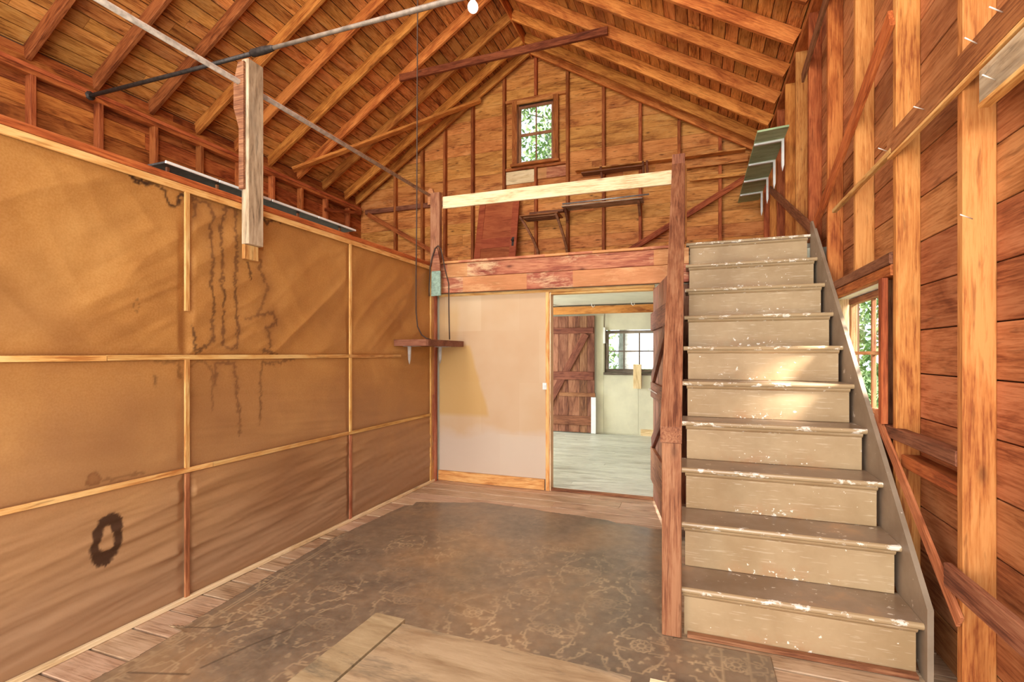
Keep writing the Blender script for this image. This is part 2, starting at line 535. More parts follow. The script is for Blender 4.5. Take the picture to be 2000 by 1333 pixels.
def tube(name, pts, r, m, parent=None, seg=8, caps=True, **kw):
    pts = [Vector(p) for p in pts]
    rs = r if isinstance(r, (list, tuple)) else [r] * len(pts)
    vs, fs = [], []
    prev = None
    for i, p in enumerate(pts):
        d = (pts[min(i + 1, len(pts) - 1)] - pts[max(i - 1, 0)])
        if d.length < 1e-6:
            d = prev_d
        d.normalize()
        prev_d = d
        up = prev if prev is not None else (Vector((0, 0, 1)) if abs(d.z) < 0.9 else Vector((1, 0, 0)))
        a = (up - d * up.dot(d)).normalized()
        prev = a
        b = d.cross(a)
        for k in range(seg):
            t_ = 2 * math.pi * k / seg
            vs.append(p + (a * math.cos(t_) + b * math.sin(t_)) * rs[i])
    for i in range(len(pts) - 1):
        for k in range(seg):
            fs.append((i * seg + k, i * seg + (k + 1) % seg, (i + 1) * seg + (k + 1) % seg, (i + 1) * seg + k))
    if caps:
        fs.append(tuple(reversed(range(seg))))
        fs.append(tuple(range((len(pts) - 1) * seg, len(pts) * seg)))
    return mesh_obj(name, vs, fs, m, parent, smooth=True, **kw)


def boxes_mesh(name, boxes, m, parent=None, **kw):
    vs, fs = [], []
    for lo, hi in boxes:
        b = len(vs)
        for x in (lo[0], hi[0]):
            for y in (lo[1], hi[1]):
                for z in (lo[2], hi[2]):
                    vs.append((x, y, z))
        for f in ((0, 1, 3, 2), (4, 6, 7, 5), (0, 4, 5, 1), (2, 3, 7, 6), (0, 2, 6, 4), (1, 5, 7, 3)):
            fs.append(tuple(b + i for i in f))
    return mesh_obj(name, vs, fs, m, parent, **kw)


# --- numpy value noise
def vnoise(x, y, seed=0):
    x = np.asarray(x, float)
    y = np.asarray(y, float)
    xi, yi = np.floor(x).astype(np.int64), np.floor(y).astype(np.int64)
    xf, yf = x - xi, y - yi
    u, v_ = xf * xf * (3 - 2 * xf), yf * yf * (3 - 2 * yf)

    def h(a, b):
        n = (a * 374761393 + b * 668265263 + seed * 1442695041) & 0xFFFFFFFF
        n = ((n ^ (n >> 13)) * 1274126177) & 0xFFFFFFFF
        return ((n ^ (n >> 16)) & 0xFFFF) / 65535.0
    return (h(xi, yi) * (1 - u) + h(xi + 1, yi) * u) * (1 - v_) + (h(xi, yi + 1) * (1 - u) + h(xi + 1, yi + 1) * u) * v_


def fbm(x, y, seed=0, o=4):
    s, a, t_ = 0, 0.5, 0
    for i in range(o):
        s = s + a * vnoise(x * 2 ** i, y * 2 ** i, seed + i * 7)
        t_ += a
        a *= 0.5
    return s / t_


def seg_dist(A, B, pts):
    """distance of each (A,B) to a polyline"""
    d = np.full(A.shape, 9.0)
    for (x0, y0), (x1, y1) in zip(pts[:-1], pts[1:]):
        dx, dy = x1 - x0, y1 - y0
        L = dx * dx + dy * dy + 1e-9
        t_ = np.clip(((A - x0) * dx + (B - y0) * dy) / L, 0, 1)
        d = np.minimum(d, np.hypot(A - x0 - t_ * dx, B - y0 - t_ * dy))
    return d


def grid_obj(name, P, m, parent, attrs=None, keep=None, **kw):
    """P: (nu,nv,3) array"""
    nu, nv = P.shape[:2]
    idx = np.arange(nu * nv).reshape(nu, nv)
    f = np.stack([idx[:-1, :-1], idx[1:, :-1], idx[1:, 1:], idx[:-1, 1:]], -1).reshape(-1, 4)
    if keep is not None:
        k = keep[:-1, :-1] & keep[1:, :-1] & keep[1:, 1:] & keep[:-1, 1:]
        f = f[k.reshape(-1)]
    me = bpy.data.meshes.new(name)
    me.vertices.add(nu * nv)
    me.vertices.foreach_set('co', P.reshape(-1).astype(np.float32))
    me.loops.add(len(f) * 4)
    me.loops.foreach_set('vertex_index', f.reshape(-1).astype(np.int32))
    me.polygons.add(len(f))
    me.polygons.foreach_set('loop_start', np.arange(0, len(f) * 4, 4, dtype=np.int32))
    me.polygons.foreach_set('loop_total', np.full(len(f), 4, dtype=np.int32))
    me.polygons.foreach_set('use_smooth', np.ones(len(f), dtype=bool))
    me.update(calc_edges=True)
    for k_, a in (attrs or {}).items():
        at_ = me.attributes.new(k_, 'FLOAT', 'POINT')
        at_.data.foreach_set('value', a.reshape(-1).astype(np.float32))
    if keep is not None:
        bm = bmesh.new()
        bm.from_mesh(me)
        bmesh.ops.delete(bm, geom=[v_ for v_ in bm.verts if not v_.link_faces], context='VERTS')
        bm.to_mesh(me)
        bm.free()
    me.materials.append(M[m])
    o = bpy.data.objects.new(name, me)
    adopt(o, parent, Matrix())
    return props(o, **kw)


# ------------------------------------------------------------------ key dimensions (metres)
XL = -2.62          # paper-covered partition on the left
XO = -6.35          # inner face of the studs of the outer left wall
XR = 0.92           # inner face of the studs of the right wall
XRB = 1.02          # boards of the right wall
YB = 4.77           # back wall of the front room
YG = 8.45           # inner face of the gable studs
RX, RZ, SL = -2.75, 6.65, 0.62   # ridge and slope of the rafter undersides
LOFT = 2.32
SP = 0.62


def under(x, dz=0.0):
    return RZ - SL * abs(x - RX) + dz


# ------------------------------------------------------------------ STRUCTURE: floor
flo = boxes_mesh('floor', [((-6.5, -2.0, -0.16), (1.1, 8.7, -0.03))], 'darkgap', kind='structure')
y = 0.0
k = 0
while y < YB - 0.02:
    y1 = min(y + 0.185, YB + 0.03)
    dz = R(-0.0015, 0.001)
    if y < 3.6:
        cuts = [XL - 0.05, XRB]
    else:
        cuts = [XL - 0.05, R(-1.9, -0.4), XRB]
    for a, b in zip(cuts[:-1], cuts[1:]):
        boxx('floor_board', (a + 0.001, y + 0.005, -0.03 + dz), (b - 0.001, y1 - 0.005, dz), 'floor', flo)
    y += 0.185
y = YB + 0.04
while y < 8.5:
    y1 = min(y + 0.125, 8.55)
    c = R(-2.4, -1.0)
    for a, b in ((-6.4, c), (c, XRB)):
        boxx('floor_board', (a + 0.001, y + 0.0015, -0.03), (b - 0.001, y1 - 0.0015, R(-0.001, 0.001)), 'floor2', flo)
    y += 0.125

# ------------------------------------------------------------------ STRUCTURE: roof
XE0, XE1 = -6.75, 1.25
D0, D1 = 0.182, 0.24
roof = mesh_obj('ceiling',
                [(XE0, -2, under(XE0, D1)), (RX, -2, under(RX, D1)), (XE1, -2, under(XE1, D1)),
                 (XE0, 8.75, under(XE0, D1)), (RX, 8.75, under(RX, D1)), (XE1, 8.75, under(XE1, D1)),
                 (XE0, -2, under(XE0, D0 + .028)), (RX, -2, under(RX, D0 + .028)), (XE1, -2, under(XE1, D0 + .028)),
                 (XE0, 8.75, under(XE0, D0 + .028)), (RX, 8.75, under(RX, D0 + .028)), (XE1, 8.75, under(XE1, D0 + .028))],
                [(0, 1, 4, 3), (1, 2, 5, 4), (7, 6, 9, 10), (8, 7, 10, 11), (0, 6, 7, 1), (1, 7, 8, 2), (4, 10, 9, 3), (5, 11, 10, 4), (0, 3, 9, 6), (2, 8, 11, 5)],
                'sheath', kind='structure')
cosr = 1 / math.sqrt(1 + SL * SL)
BW = 0.155
for side in (-1, 1):
    nrm = Vector((side * SL, 0, 1)).normalized()
    s = 0.03
    row = 0
    while s < 4.42:
        x = RX + side * (s + BW / 2) * cosr
        z = under(x, D0 + 0.012)
        c1, c2 = R(2.6, 4.2), R(5.4, 7.2)
        ends = [1.0, c1, c2, 8.55] if side < 0 else [2.2, c2, 8.55]
        if side > 0 and row % 2:
            ends = [2.2, R(4.3, 5.0), 8.55]
        for a, b in zip(ends[:-1], ends[1:]):
            board('roof_board', (x, a + 0.002, z), (x, b - 0.002, z), BW - 0.008 - R(0, 0.004), 0.02 + R(-0.002, 0.002), nrm, 'roof', roof)
        s += BW
        row += 1
# rafters, the underside 5 cm wide, 15 cm deep
RY = [3.10 + SP * i for i in range(-3, 9)] + [8.40]
for i, yy in enumerate(RY):
    for side in (-1, 1):
        if side > 0 and yy < 3.6:
            continue
        xe = XO - 0.12 if side < 0 else 0.93
        nrm = Vector((side * SL, 0, 1)).normalized()
        a = Vector((RX + side * 0.014, yy, under(RX + side * 0.014) + 0.075 / cosr))
        b = Vector((xe, yy, under(xe) + 0.075 / cosr))
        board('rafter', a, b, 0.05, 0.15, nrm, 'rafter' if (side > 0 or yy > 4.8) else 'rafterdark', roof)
boxx('ridge_board', (RX - 0.013, 1.0, RZ - 0.015), (RX + 0.013, 8.5, RZ + 0.18), 'rafter', roof, axis=1)
board('collar_tie', (-4.36, 6.755, 5.68), (-1.12, 6.755, 5.70), 0.05, 0.105, (0, 0, 1), 'darkrafter', roof, label='dark reddish collar tie')
board('wind_brace', (-6.30, 6.55, under(-6.30) - 0.03), (-3.72, 8.42, under(-3.72) - 0.04), 0.095, 0.05, (-SL, 0, 1), 'rafter', roof)

# ------------------------------------------------------------------ STRUCTURE: outer left wall
wl = boxes_mesh('wall_outer_left', [((XO - 0.16, -2, -0.1), (XO - 0.125, 8.7, 4.55))], 'sheath', kind='structure')
z = 2.9
while z < 4.5:
    for a, b in ((1.8, R(3.9, 5.2)),):
        boxx('wall_board', (XO - 0.125, a, z + 0.002), (XO - 0.10, b - 0.002, z + 0.198), 'outer', wl, axis=1)
        boxx('wall_board', (XO - 0.125, b, z + 0.002), (XO - 0.10, 8.55, z + 0.198), 'outer', wl, axis=1)
    z += 0.2
for i in range(10):
    yy = 2.46 + SP * i
    boxx('stud', (XO - 0.10, yy, 0), (XO, yy + 0.05, 4.2), 'studred', wl, axis=2)
boxx('top_plate', (XO - 0.10, 1.0, 4.20), (XO + 0.0, 8.44, 4.25), 'outer', wl, axis=1)
boxx('top_plate', (XO - 0.10, 1.0, 4.253), (XO + 0.005, 8.44, 4.30), 'studred', wl, axis=1)
boxx('frieze_board', (XO - 0.125, 1.0, 4.30), (XO - 0.085, 8.44, 4.40), 'outer', wl, axis=1)
board('brace', (XO + 0.01, 7.35, 3.98), (XO + 0.01, 8.4, 4.19), 0.06, 0.02, (1, 0, 0), 'studred', wl)

# ------------------------------------------------------------------ STRUCTURE: gable wall with its window
GZ0, GZ1, GX0, GX1 = 4.77, 5.83, -3.02, -2.36    # window opening
wg = mesh_obj('wall_gable', *(lambda: (
    [(-6.6, 8.60, -0.1), (GX0, 8.60, -0.1), (GX1, 8.60, -0.1), (1.15, 8.60, -0.1),
     (-6.6, 8.60, 4.3), (GX0, 8.60, GZ0), (GX1, 8.60, GZ0), (1.15, 8.60, 4.3),
     (GX0, 8.60, GZ1), (GX1, 8.60, GZ1), (GX0, 8.60, under(GX0, .2)), (GX1, 8.60, under(GX1, .2)), (RX, 8.60, RZ + .2),
     (-6.6, 8.60, under(-6.6, .2)), (1.15, 8.60, under(1.15, .2)), (GX0, 8.60, 4.3), (GX1, 8.60, 4.3),
     (-1.45, 8.60, -0.1), (-0.32, 8.60, -0.1), (-1.45, 8.60, 1.02), (-0.32, 8.60, 1.02), (-1.45, 8.60, 1.76), (-0.32, 8.60, 1.76), (-1.45, 8.60, 4.3), (-0.32, 8.60, 4.3)],
    [(0, 1, 15, 4), (1, 2, 16, 15), (2, 17, 23, 16), (17, 18, 20, 19), (21, 22, 24, 23), (18, 3, 7, 24),
     (4, 15, 5, 8, 10, 13), (15, 16, 6, 5), (16, 23, 24, 7, 14, 11, 9, 6), (8, 9, 11, 12, 10)]))(), 'sheath', kind='structure')
sm = wg.modifiers.new('thick', 'SOLIDIFY')
sm.thickness = 0.03
sm.offset = 0
z = 2.34
BH = 0.212
while z < 6.6:
    z1 = z + BH
    zz = z1 - 0.003
    def lim(zq, s_):
        return RX + s_ * (RZ + 0.17 - zq) / SL
    xl0, xr0 = max(lim(z, -1), -6.45), min(lim(z, 1), XRB)
    xl1, xr1 = max(lim(zz, -1), -6.45), min(lim(zz, 1), XRB)
    spans = []
    if z1 > GZ0 and z < GZ1:
        spans = [(xl0, xl1, GX0, GX0), (GX1, GX1, xr0, xr1)]
    else:
        c = R(-4.3, -0.8)
        spans = [(xl0, xl1, c, c), (c + 0.003, c + 0.003, xr0, xr1)] if xr0 - xl0 > 2.5 else [(xl0, xl1, xr0, xr1)]
    for a0, a1, b0, b1 in spans:
        if b0 - a0 < 0.05:
            continue
        prism('wall_board', [(a0, 8.55, z + 0.001), (b0, 8.55, z + 0.001), (b1, 8.55, zz), (a1, 8.55, zz)], (0, 0.025, 0), 'gable', wg)
    z = z1
# studs at 61 cm
GS = [-5.59, -4.98, -4.49, -3.91, -3.28, -2.68, -2.10, -1.475, -0.87, -0.26, 0.35]
for xs in GS:
    top = under(xs, 0.0) - 0.02
    if abs(xs + 2.68) < 0.01:
        boxx('stud', (xs - 0.025, YG + 0.02, LOFT), (xs + 0.025, 8.55, GZ0 - 0.10), 'studred', wg, axis=2)
        boxx('stud', (xs - 0.025, YG + 0.02, GZ1 + 0.12), (xs + 0.025, 8.55, top + 0.1), 'studred', wg, axis=2)
    else:
        boxx('stud', (xs - 0.025, YG + 0.01, LOFT), (xs + 0.025, 8.55, top + 0.08), 'studred', wg, axis=2)
boxx('window_header', (-3.26, YG + 0.04, GZ1 + 0.07), (-2.12, 8.55, GZ1 + 0.12), 'gable', wg)
boxx('window_header', (-3.26, YG + 0.04, GZ0 - 0.10), (-2.12, 8.55, GZ0 - 0.055), 'studred', wg)
boxx('patch_board', (-3.25, 8.515, GZ0 - 0.34), (-2.71, 8.548, GZ0 - 0.11), 'pale', wg, label='pale patch board')
boxx('patch_board', (-2.65, 8.515, GZ0 - 0.30), (-2.13, 8.548, GZ0 - 0.11), 'fascia', wg)
boxx('girt', (-6.3, YG + 0.03, 4.18), (-4.5, 8.54, 4.27), 'shelfdk', wg)
board('brace', (-6.2, 8.435, 4.16), (-4.05, 8.435, 2.92), 0.085, 0.02, (0, 1, 0), 'studred', wg)
board('brace', (-1.55, 8.435, 2.78), (0.80, 8.435, 4.10), 0.09, 0.02, (0, 1, 0), 'studred', wg)


def window(name, lo, hi, axis, cols, rows, m, parent_kind='structure', bar=0.022, frame_w=0.045, mid_rail=None, depth=0.04):
    """sash window; lo/hi corners, axis = wall normal axis (0 or 1)"""
    ax = axis
    u = 1 - ax
    w = empty(name, tuple((a + b) / 2 if i < 2 else a for i, (a, b) in enumerate(zip(lo, hi))), kind='structure')
    def bx(nm, u0, u1, z0, z1, d0, d1, axis_, mm):
        a, b = [0, 0, z0], [0, 0, z1]
        a[u], b[u] = u0, u1
        a[ax], b[ax] = d0, d1
        return boxx(nm, a, b, mm, w, axis=axis_)
    d = (lo[ax] + hi[ax]) / 2
    d0, d1 = d - depth / 2, d + depth / 2
    U0, U1, Z0, Z1 = lo[u], hi[u], lo[2], hi[2]
    fw = frame_w
    bx('sash_rail', U0, U1, Z1 - fw, Z1, d0, d1, u, m)
    bx('sash_rail', U0, U1, Z0, Z0 + fw * 1.2, d0, d1, u, m)
    bx('sash_stile', U0, U0 + fw, Z0 + fw * 1.2, Z1 - fw, d0, d1, 2, m)
    bx('sash_stile', U1 - fw, U1, Z0 + fw * 1.2, Z1 - fw, d0, d1, 2, m)
    zi0, zi1 = Z0 + fw * 1.2, Z1 - fw
    us = [U0 + fw + (U1 - U0 - 2 * fw) * i / cols for i in range(cols + 1)]
    zs = [zi0 + (zi1 - zi0) * i / rows for i in range(rows + 1)]
    for i in range(1, cols):
        bx('muntin', us[i] - bar / 2, us[i] + bar / 2, zi0, zi1, d0 + 0.008, d1 - 0.008, 2, m)
    for j in range(1, rows):
        bb = bar if mid_rail is None else mid_rail
        bx('muntin' if mid_rail is None else 'meeting_rail', us[0], us[-1], zs[j] - bb / 2, zs[j] + bb / 2, d0 + 0.004, d1 - 0.004, u, m)
    for i in range(cols):
        for j in range(rows):
            bx('pane', us[i] + 0.002, us[i + 1] - 0.002, zs[j] + 0.002, zs[j + 1] - 0.002, d - 0.0015, d + 0.0015, 2, 'glass')
    return w


w1 = window('window_1', (GX0, 8.54, GZ0), (GX1, 8.58, GZ1), 1, 2, 2, 'sash', mid_rail=0.05)
boxx('casing', (GX0 - 0.10, 8.46, GZ0 - 0.05), (GX0 - 0.005, 8.50, GZ1 + 0.07), 'studred', w1, axis=2)
boxx('casing', (GX1 + 0.005, 8.46, GZ0 - 0.05), (GX1 + 0.10, 8.50, GZ1 + 0.07), 'studred', w1, axis=2)
boxx('casing', (GX0 - 0.005, 8.46, GZ1 + 0.005), (GX1 + 0.005, 8.50, GZ1 + 0.07), 'gable', w1)
boxx('sill', (GX0 - 0.12, 8.42, GZ0 - 0.05), (GX1 + 0.12, 8.53, GZ0 - 0.01), 'studred', w1)
for a, b in ((GX0 - 0.03, GX0 - 0.003), (GX1 + 0.003, GX1 + 0.03)):
    boxx('jamb', (a, 8.502, GZ0 - 0.005), (b, 8.60, GZ1), 'sash', w1, axis=2)

# ------------------------------------------------------------------ STRUCTURE: right wall
WY0, WY1, WZ0, WZ1 = 3.22, 4.16, 0.95, 1.755     # window opening
wr = boxes_mesh('wall_right', [((XRB + 0.025, -2, -0.1), (XRB + 0.06, WY0, 4.35)), ((XRB + 0.025, WY1, -0.1), (XRB + 0.06, 8.7, 4.35)),
                               ((XRB + 0.025, WY0, -0.1), (XRB + 0.06, WY1, WZ0)), ((XRB + 0.025, WY0, WZ1), (XRB + 0.06, WY1, 4.35))], 'sheath', kind='structure')
z = -0.03
BZ = 0.214
i = 0
while z < 4.3:
    z1 = z + BZ
    g_ = 0.004 if i % 2 else 0.007
    if z1 > WZ0 and z < WZ1:
        spans = [(1.2, WY0), (WY1, 8.55)]
    else:
        c = R(3.4, 5.6)
        spans = [(1.2, c), (c + 0.003, 8.55)]
    for a, b in spans:
        boxx('wall_board', (XRB, a, z + g_ / 2), (XRB + 0.022, b, z1 - g_ / 2), 'side', wr, axis=1)
    z = z1
    i += 1
SY = [1.68, 2.30, 2.955, 3.62, 4.31, 4.98, 5.58, 6.20, 6.82, 7.44, 8.06]
for i, yy in enumerate(SY):
    z0 = 0.0
    if i in (3,):
        boxx('stud', (XR, yy, 1.865), (XRB, yy + 0.045, 4.32), 'stud', wr, axis=2)
        continue
    if i == 4:
        z0 = 1.865
        boxx('stud', (XR + .03, yy, 0), (XRB, yy + 0.045, 1.86), 'stud', wr, axis=2)
    boxx('stud', (XR, yy, z0), (XRB, yy + 0.045, 4.32), 'stud' if i in (1, 2, 6) else 'rafter' if i in (3, 4, 7, 9) else 'studred', wr, axis=2)
boxx('header', (XR - 0.01, 3.002, 1.745), (XR + 0.085, 4.42, 1.80), 'studred', wr, axis=1)
boxx('header', (XR - 0.015, 3.002, 1.803), (XR + 0.085, 4.42, 1.86), 'shelfdk', wr, axis=1)
boxx('top_plate', (XR, 1.2, 4.32), (XRB, 8.44, 4.37), 'studred', wr, axis=1)
boxx('top_plate', (XR + 0.03, 1.2, 4.373), (XRB, 8.44, 4.42), 'shelfdk', wr, axis=1)
# girt between the two nearest studs, below the window
boxx('girt', (XR - 0.005, 2.347, 0.925), (XR + 0.04, 3.22, 0.985), 'shelfdk', wr, axis=1)
boxx('girt', (XR + 0.042, 2.347, 0.935), (XRB, 2.953, 0.965), 'shelfdk', wr, axis=1)
boxx('girt', (XR + 0.02, 2.347, 0.80), (XRB, 2.953, 0.86), 'studred', wr, axis=1)
# horizontal ribbon at loft height (nails stick out of it) and its thin continuation
rb = boxx('ribbon_board', (XR - 0.028, 1.0, 2.335), (XR - 0.002, 2.99, 2.435), 'side', wr, axis=1)
boxx('ribbon_strip', (XR - 0.026, 1.0, 2.318), (XR - 0.002, 2.99, 2.333), 'batten', wr, axis=1)
boxx('ribbon_strip', (XR - 0.030, 2.94, 2.335), (XR - 0.002, 4.05, 2.362), 'batten', wr, axis=1)
boxx('ply_patch', (XR - 0.026, 1.0, 2.185), (XR - 0.004, 2.125, 2.305), 'grey', wr, axis=1, label='grey stained plywood strip')
boxx('ply_strip', (XR - 0.040, 1.0, 2.168), (XR - 0.004, 2.10, 2.184), 'batten', wr, axis=1)
# diagonal braces let in behind the stud faces
board('brace', (XR - 0.012, 4.70, 2.38), (XR - 0.012, 2.98, 3.02), 0.10, 0.022, (1, 0, 0), 'studred', wr)
board('brace', (XR - 0.012, 5.18, 3.86), (XR - 0.012, 3.6, 4.10), 0.09, 0.022, (1, 0, 0), 'shelfdk', wr)
board('brace', (XR - 0.012, 7.30, 3.50), (XR - 0.012, 4.72, 2.36), 0.09, 0.022, (1, 0, 0), 'shelfdk', wr)
# bright nails
for (yy, zz, a) in ((1.98, 2.41, .0), (2.13, 2.40, .2), (2.55, 2.37, -.1), (2.98, 2.36, .1), (2.16, 1.815, .15), (2.02, 2.22, .1)):
    tube('nail', [(XR - 0.03, yy, zz), (XR - 0.075, yy - 0.03, zz + 0.008 + a * 0.02)], 0.0022, 'nail', rb if zz > 2.34 and yy < 2.98 else wr, seg=6)

w2 = window('window_2', (XRB - 0.005, WY0 + 0.02, WZ0 + 0.02), (XRB + 0.03, WY1 - 0.02, WZ1 - 0.02), 0, 2, 2, 'sash', frame_w=0.04)
boxx('casing', (XR - 0.025, 3.075, 0.99), (XR + 0.005, 3.125, 1.742), 'studred', w2, axis=2)
boxx('casing', (XR - 0.01, 3.13, 0.99), (XR + 0.02, 3.165, 1.742), 'batten', w2, axis=2)
boxx('casing', (XR + 0.0, 3.168, 0.99), (XR + 0.03, 3.215, 1.742), 'sash', w2, axis=2)
boxx('jamb', (XR + 0.03, WY1, WZ0), (XRB + 0.05, WY1 + 0.03, WZ1), 'pale', w2, axis=2)
boxx('jamb', (XR + 0.03, WY0 - 0.03, WZ0), (XRB + 0.05, WY0, WZ1), 'sash', w2, axis=2)
boxx('head_jamb', (XR + 0.03, WY0, WZ1 - 0.015), (XRB + 0.05, WY1, WZ1 - 0.001), 'white', w2, axis=1)
boxx('sill', (XR - 0.0, WY0 - 0.05, WZ0 - 0.03), (XRB + 0.08, WY1 + 0.03, WZ0 + 0.005), 'white', w2, axis=1)

# ------------------------------------------------------------------ STRUCTURE: paper partition on the left
PT = 2.275
wp = boxes_mesh('wall_left', [((XL - 0.10, -2.0, -0.02), (XL - 0.055, YB, PT - 0.005))], 'sheath', kind='structure')
ST = {'a': [(1.63, 2.265), (1.668, 2.245), (1.697, 2.219), (1.752, 2.224), (1.809, 2.229), (1.844, 2.213), (1.865, 2.149), (1.899, 2.148), (1.919, 2.2), (1.936, 2.219)],
'b': [(2.001, 2.111), (2.013, 2.171), (1.989, 2.221), (2.047, 2.215), (2.095, 2.208), (2.105, 2.137), (2.095, 2.076), (2.105, 1.975), (2.108, 1.858), (2.095, 1.738), (2.105, 1.621), (2.108, 1.415)],
'c': [(2.212, 1.381), (2.171, 1.41), (2.174, 1.567), (2.181, 1.688), (2.164, 1.747), (2.174, 1.869), (2.161, 1.956), (2.167, 2.093), (2.188, 2.204), (2.229, 2.234), (2.272, 2.227), (2.265, 2.116), (2.272, 1.947), (2.247, 1.757), (2.269, 1.636), (2.272, 1.512), (2.265, 1.393), (2.212, 1.381)],
'd': [(2.447, 2.209), (2.479, 2.223), (2.504, 2.196), (2.537, 2.231), (2.646, 2.246), (2.762, 2.25)],
'e': [(2.357, 1.915), (2.365, 1.868), (2.365, 1.811)],
'f': [(2.447, 1.953), (2.439, 1.886), (2.504, 1.79), (2.471, 1.687), (2.415, 1.597), (2.338, 1.572)],
'g': [(2.415, 1.597), (2.546, 1.627), (2.58, 1.554), (2.475, 1.515), (2.512, 1.49), (2.525, 1.373), (2.455, 1.376), (2.602, 1.347)],
'h': [(1.986, 1.497), (2.01, 1.356), (2.079, 1.408), (2.108, 1.444)],
'i': [(1.785, 1.236), (1.79, 1.183)],
'j': [(1.986, 1.293), (2.038, 1.31), (2.101, 1.279), (2.108, 1.223), (2.118, 1.03)],
'k': [(2.127, 1.178), (2.134, 1.29), (2.195, 1.301), (2.258, 1.294), (2.276, 1.138), (2.29, 1.012), (2.294, 0.855)],
'l': [(2.738, 1.322), (2.615, 1.295), (2.463, 1.291), (2.447, 1.193), (2.455, 1.094), (2.435, 0.899)],
'm': [(1.727, 0.755), (1.63, 0.747), (1.541, 0.752)],
'n': [(1.785, 1.313), (1.844, 1.304), (1.913, 1.311), (1.919, 1.217)]}
STR = {'a': 1.0, 'b': .75, 'c': .8, 'd': .9, 'e': .9, 'f': .6, 'g': .7, 'h': .8, 'i': .6, 'j': .45, 'k': .6, 'l': .6, 'm': .45, 'n': .4}


def fold(A, B, deg, fu, fv, seed):
    c_, s_ = math.cos(math.radians(deg)), math.sin(math.radians(deg))
    n_ = fbm((A * c_ + B * s_) * fu + 9, (-A * s_ + B * c_) * fv + 7, seed, 3)
    return 1 - np.abs(2 * n_ - 1) * 2


def paper_panel(y0, y1, z0, z1):
    step = 0.0085 if (y1 > 1.3 and y0 < 3.3) else 0.014
    if y1 <= 1.1:
        step = 0.04
    nu, nv = max(4, int((y1 - y0) / step)), max(4, int((z1 - z0) / step))
    A, B = np.meshgrid(np.linspace(y0, y1, nu), np.linspace(z0, z1, nv), indexing='ij')
    # folds: long soft diagonals in the upper sheets, fine horizontal puckers gathered at the battens below
    if z0 > 1.2:
        d = 0.016 * fold(A, B, 38, 0.7, 3.2, 3) + 0.010 * fold(A, B, -55, 0.8, 3.6, 17) * fbm(A, B, 9)
        d += 0.009 * fold(A, B, 28, 1.4, 9, 23) * np.clip(fbm(A * 1.7, B * 1.7, 21) * 2.4 - 0.9, 0, 1)
    elif z0 > 0.6:
        d = 0.008 * fold(A, B, -6, 0.7, 4.5, 4) + 0.0040 * fold(A, B, -4, 1.0, 16, 14)
    else:
        gather = 0.35 + 0.65 * np.exp(-np.minimum(np.abs(A - y0), np.abs(A - y1)) / 0.45)
        d = 0.018 * fold(A, B, 7, 0.8, 8.5, 8) * gather + 0.012 * fold(A, B, 2, 1.2, 17, 12) * gather + 0.0035 * fold(A, B, 9, 2.5, 42, 19)
    e = np.minimum(np.minimum(A - y0, y1 - A), np.minimum(B - z0, z1 - B))
    d = d * np.clip(e / 0.05, 0.15, 1)
    wob = (vnoise(A * 55, B * 55, 2) - 0.5) * 0.022 + (vnoise(A * 120, B * 120, 4) - 0.5) * 0.012
    wob2 = (vnoise(A * 55, B * 55, 12) - 0.5) * 0.022 + (vnoise(A * 120, B * 120, 14) - 0.5) * 0.012
    stain = np.zeros_like(A)
    damp = np.zeros_like(A)
    if y1 > 1.3 and y0 < 3.0 and y1 > 1.2:
        for k_, pts in ST.items():
            dd = seg_dist(A + wob, B + wob2, pts)
            mod = 0.55 + 0.75 * vnoise(A * 14, B * 14, 6)
            stain = np.maximum(stain, STR[k_] * np.clip(1.6 - dd / 0.0075, 0, 1) * np.clip(mod + 0.15, 0, 1))
            if k_ in 'bcfgkl':
                damp = np.maximum(damp, 0.7 * np.exp(-dd / 0.05) * np.clip(fbm(A * 5, B * 3, 5) * 1.6, 0, 1))
        # two ringed blots on the lower sheets
        r1 = np.hypot(A - 1.507, (B - 0.772)) + wob * 0.6
        stain = np.maximum(stain, 0.55 * np.exp(-((r1 - 0.026) / 0.006) ** 2))
        damp = np.maximum(damp, 0.9 * (r1 < 0.03))
        r2 = np.hypot((A - 1.562) / 0.052, (B - 0.468) / 0.088) + (fbm(A * 18, B * 18, 3) - 0.5) * 0.9
        stain = np.maximum(stain, 0.97 * np.clip((1.08 - np.abs(r2 - 0.98) / 0.42) * 3.5, 0, 1) * (np.abs(r2 - 0.98) < 0.42))
        r3 = np.hypot((A - 1.553) / 0.024, (B - 0.375) / 0.030) + (fbm(A * 18, B * 18, 5) - 0.5) * 0.7
        stain = np.maximum(stain, 0.98 * (r3 < 1))
        rs = np.abs(A - 1.687) / 0.017 + np.abs(B - 1.592) / 0.042
        stain = np.maximum(stain, 0.4 * (np.abs(rs - 0.9) < 0.16))
        damp = np.maximum(damp, np.clip(fbm(A * 1.1, B * 2.2, 42) * 2.2 - 1.15, 0, 0.6))
    P_ = np.stack([XL + 0.004 - 0.012 + d, A, B], -1)
    return grid_obj('paper_sheet', P_, 'paper', wp, {'stain': stain, 'damp': damp})


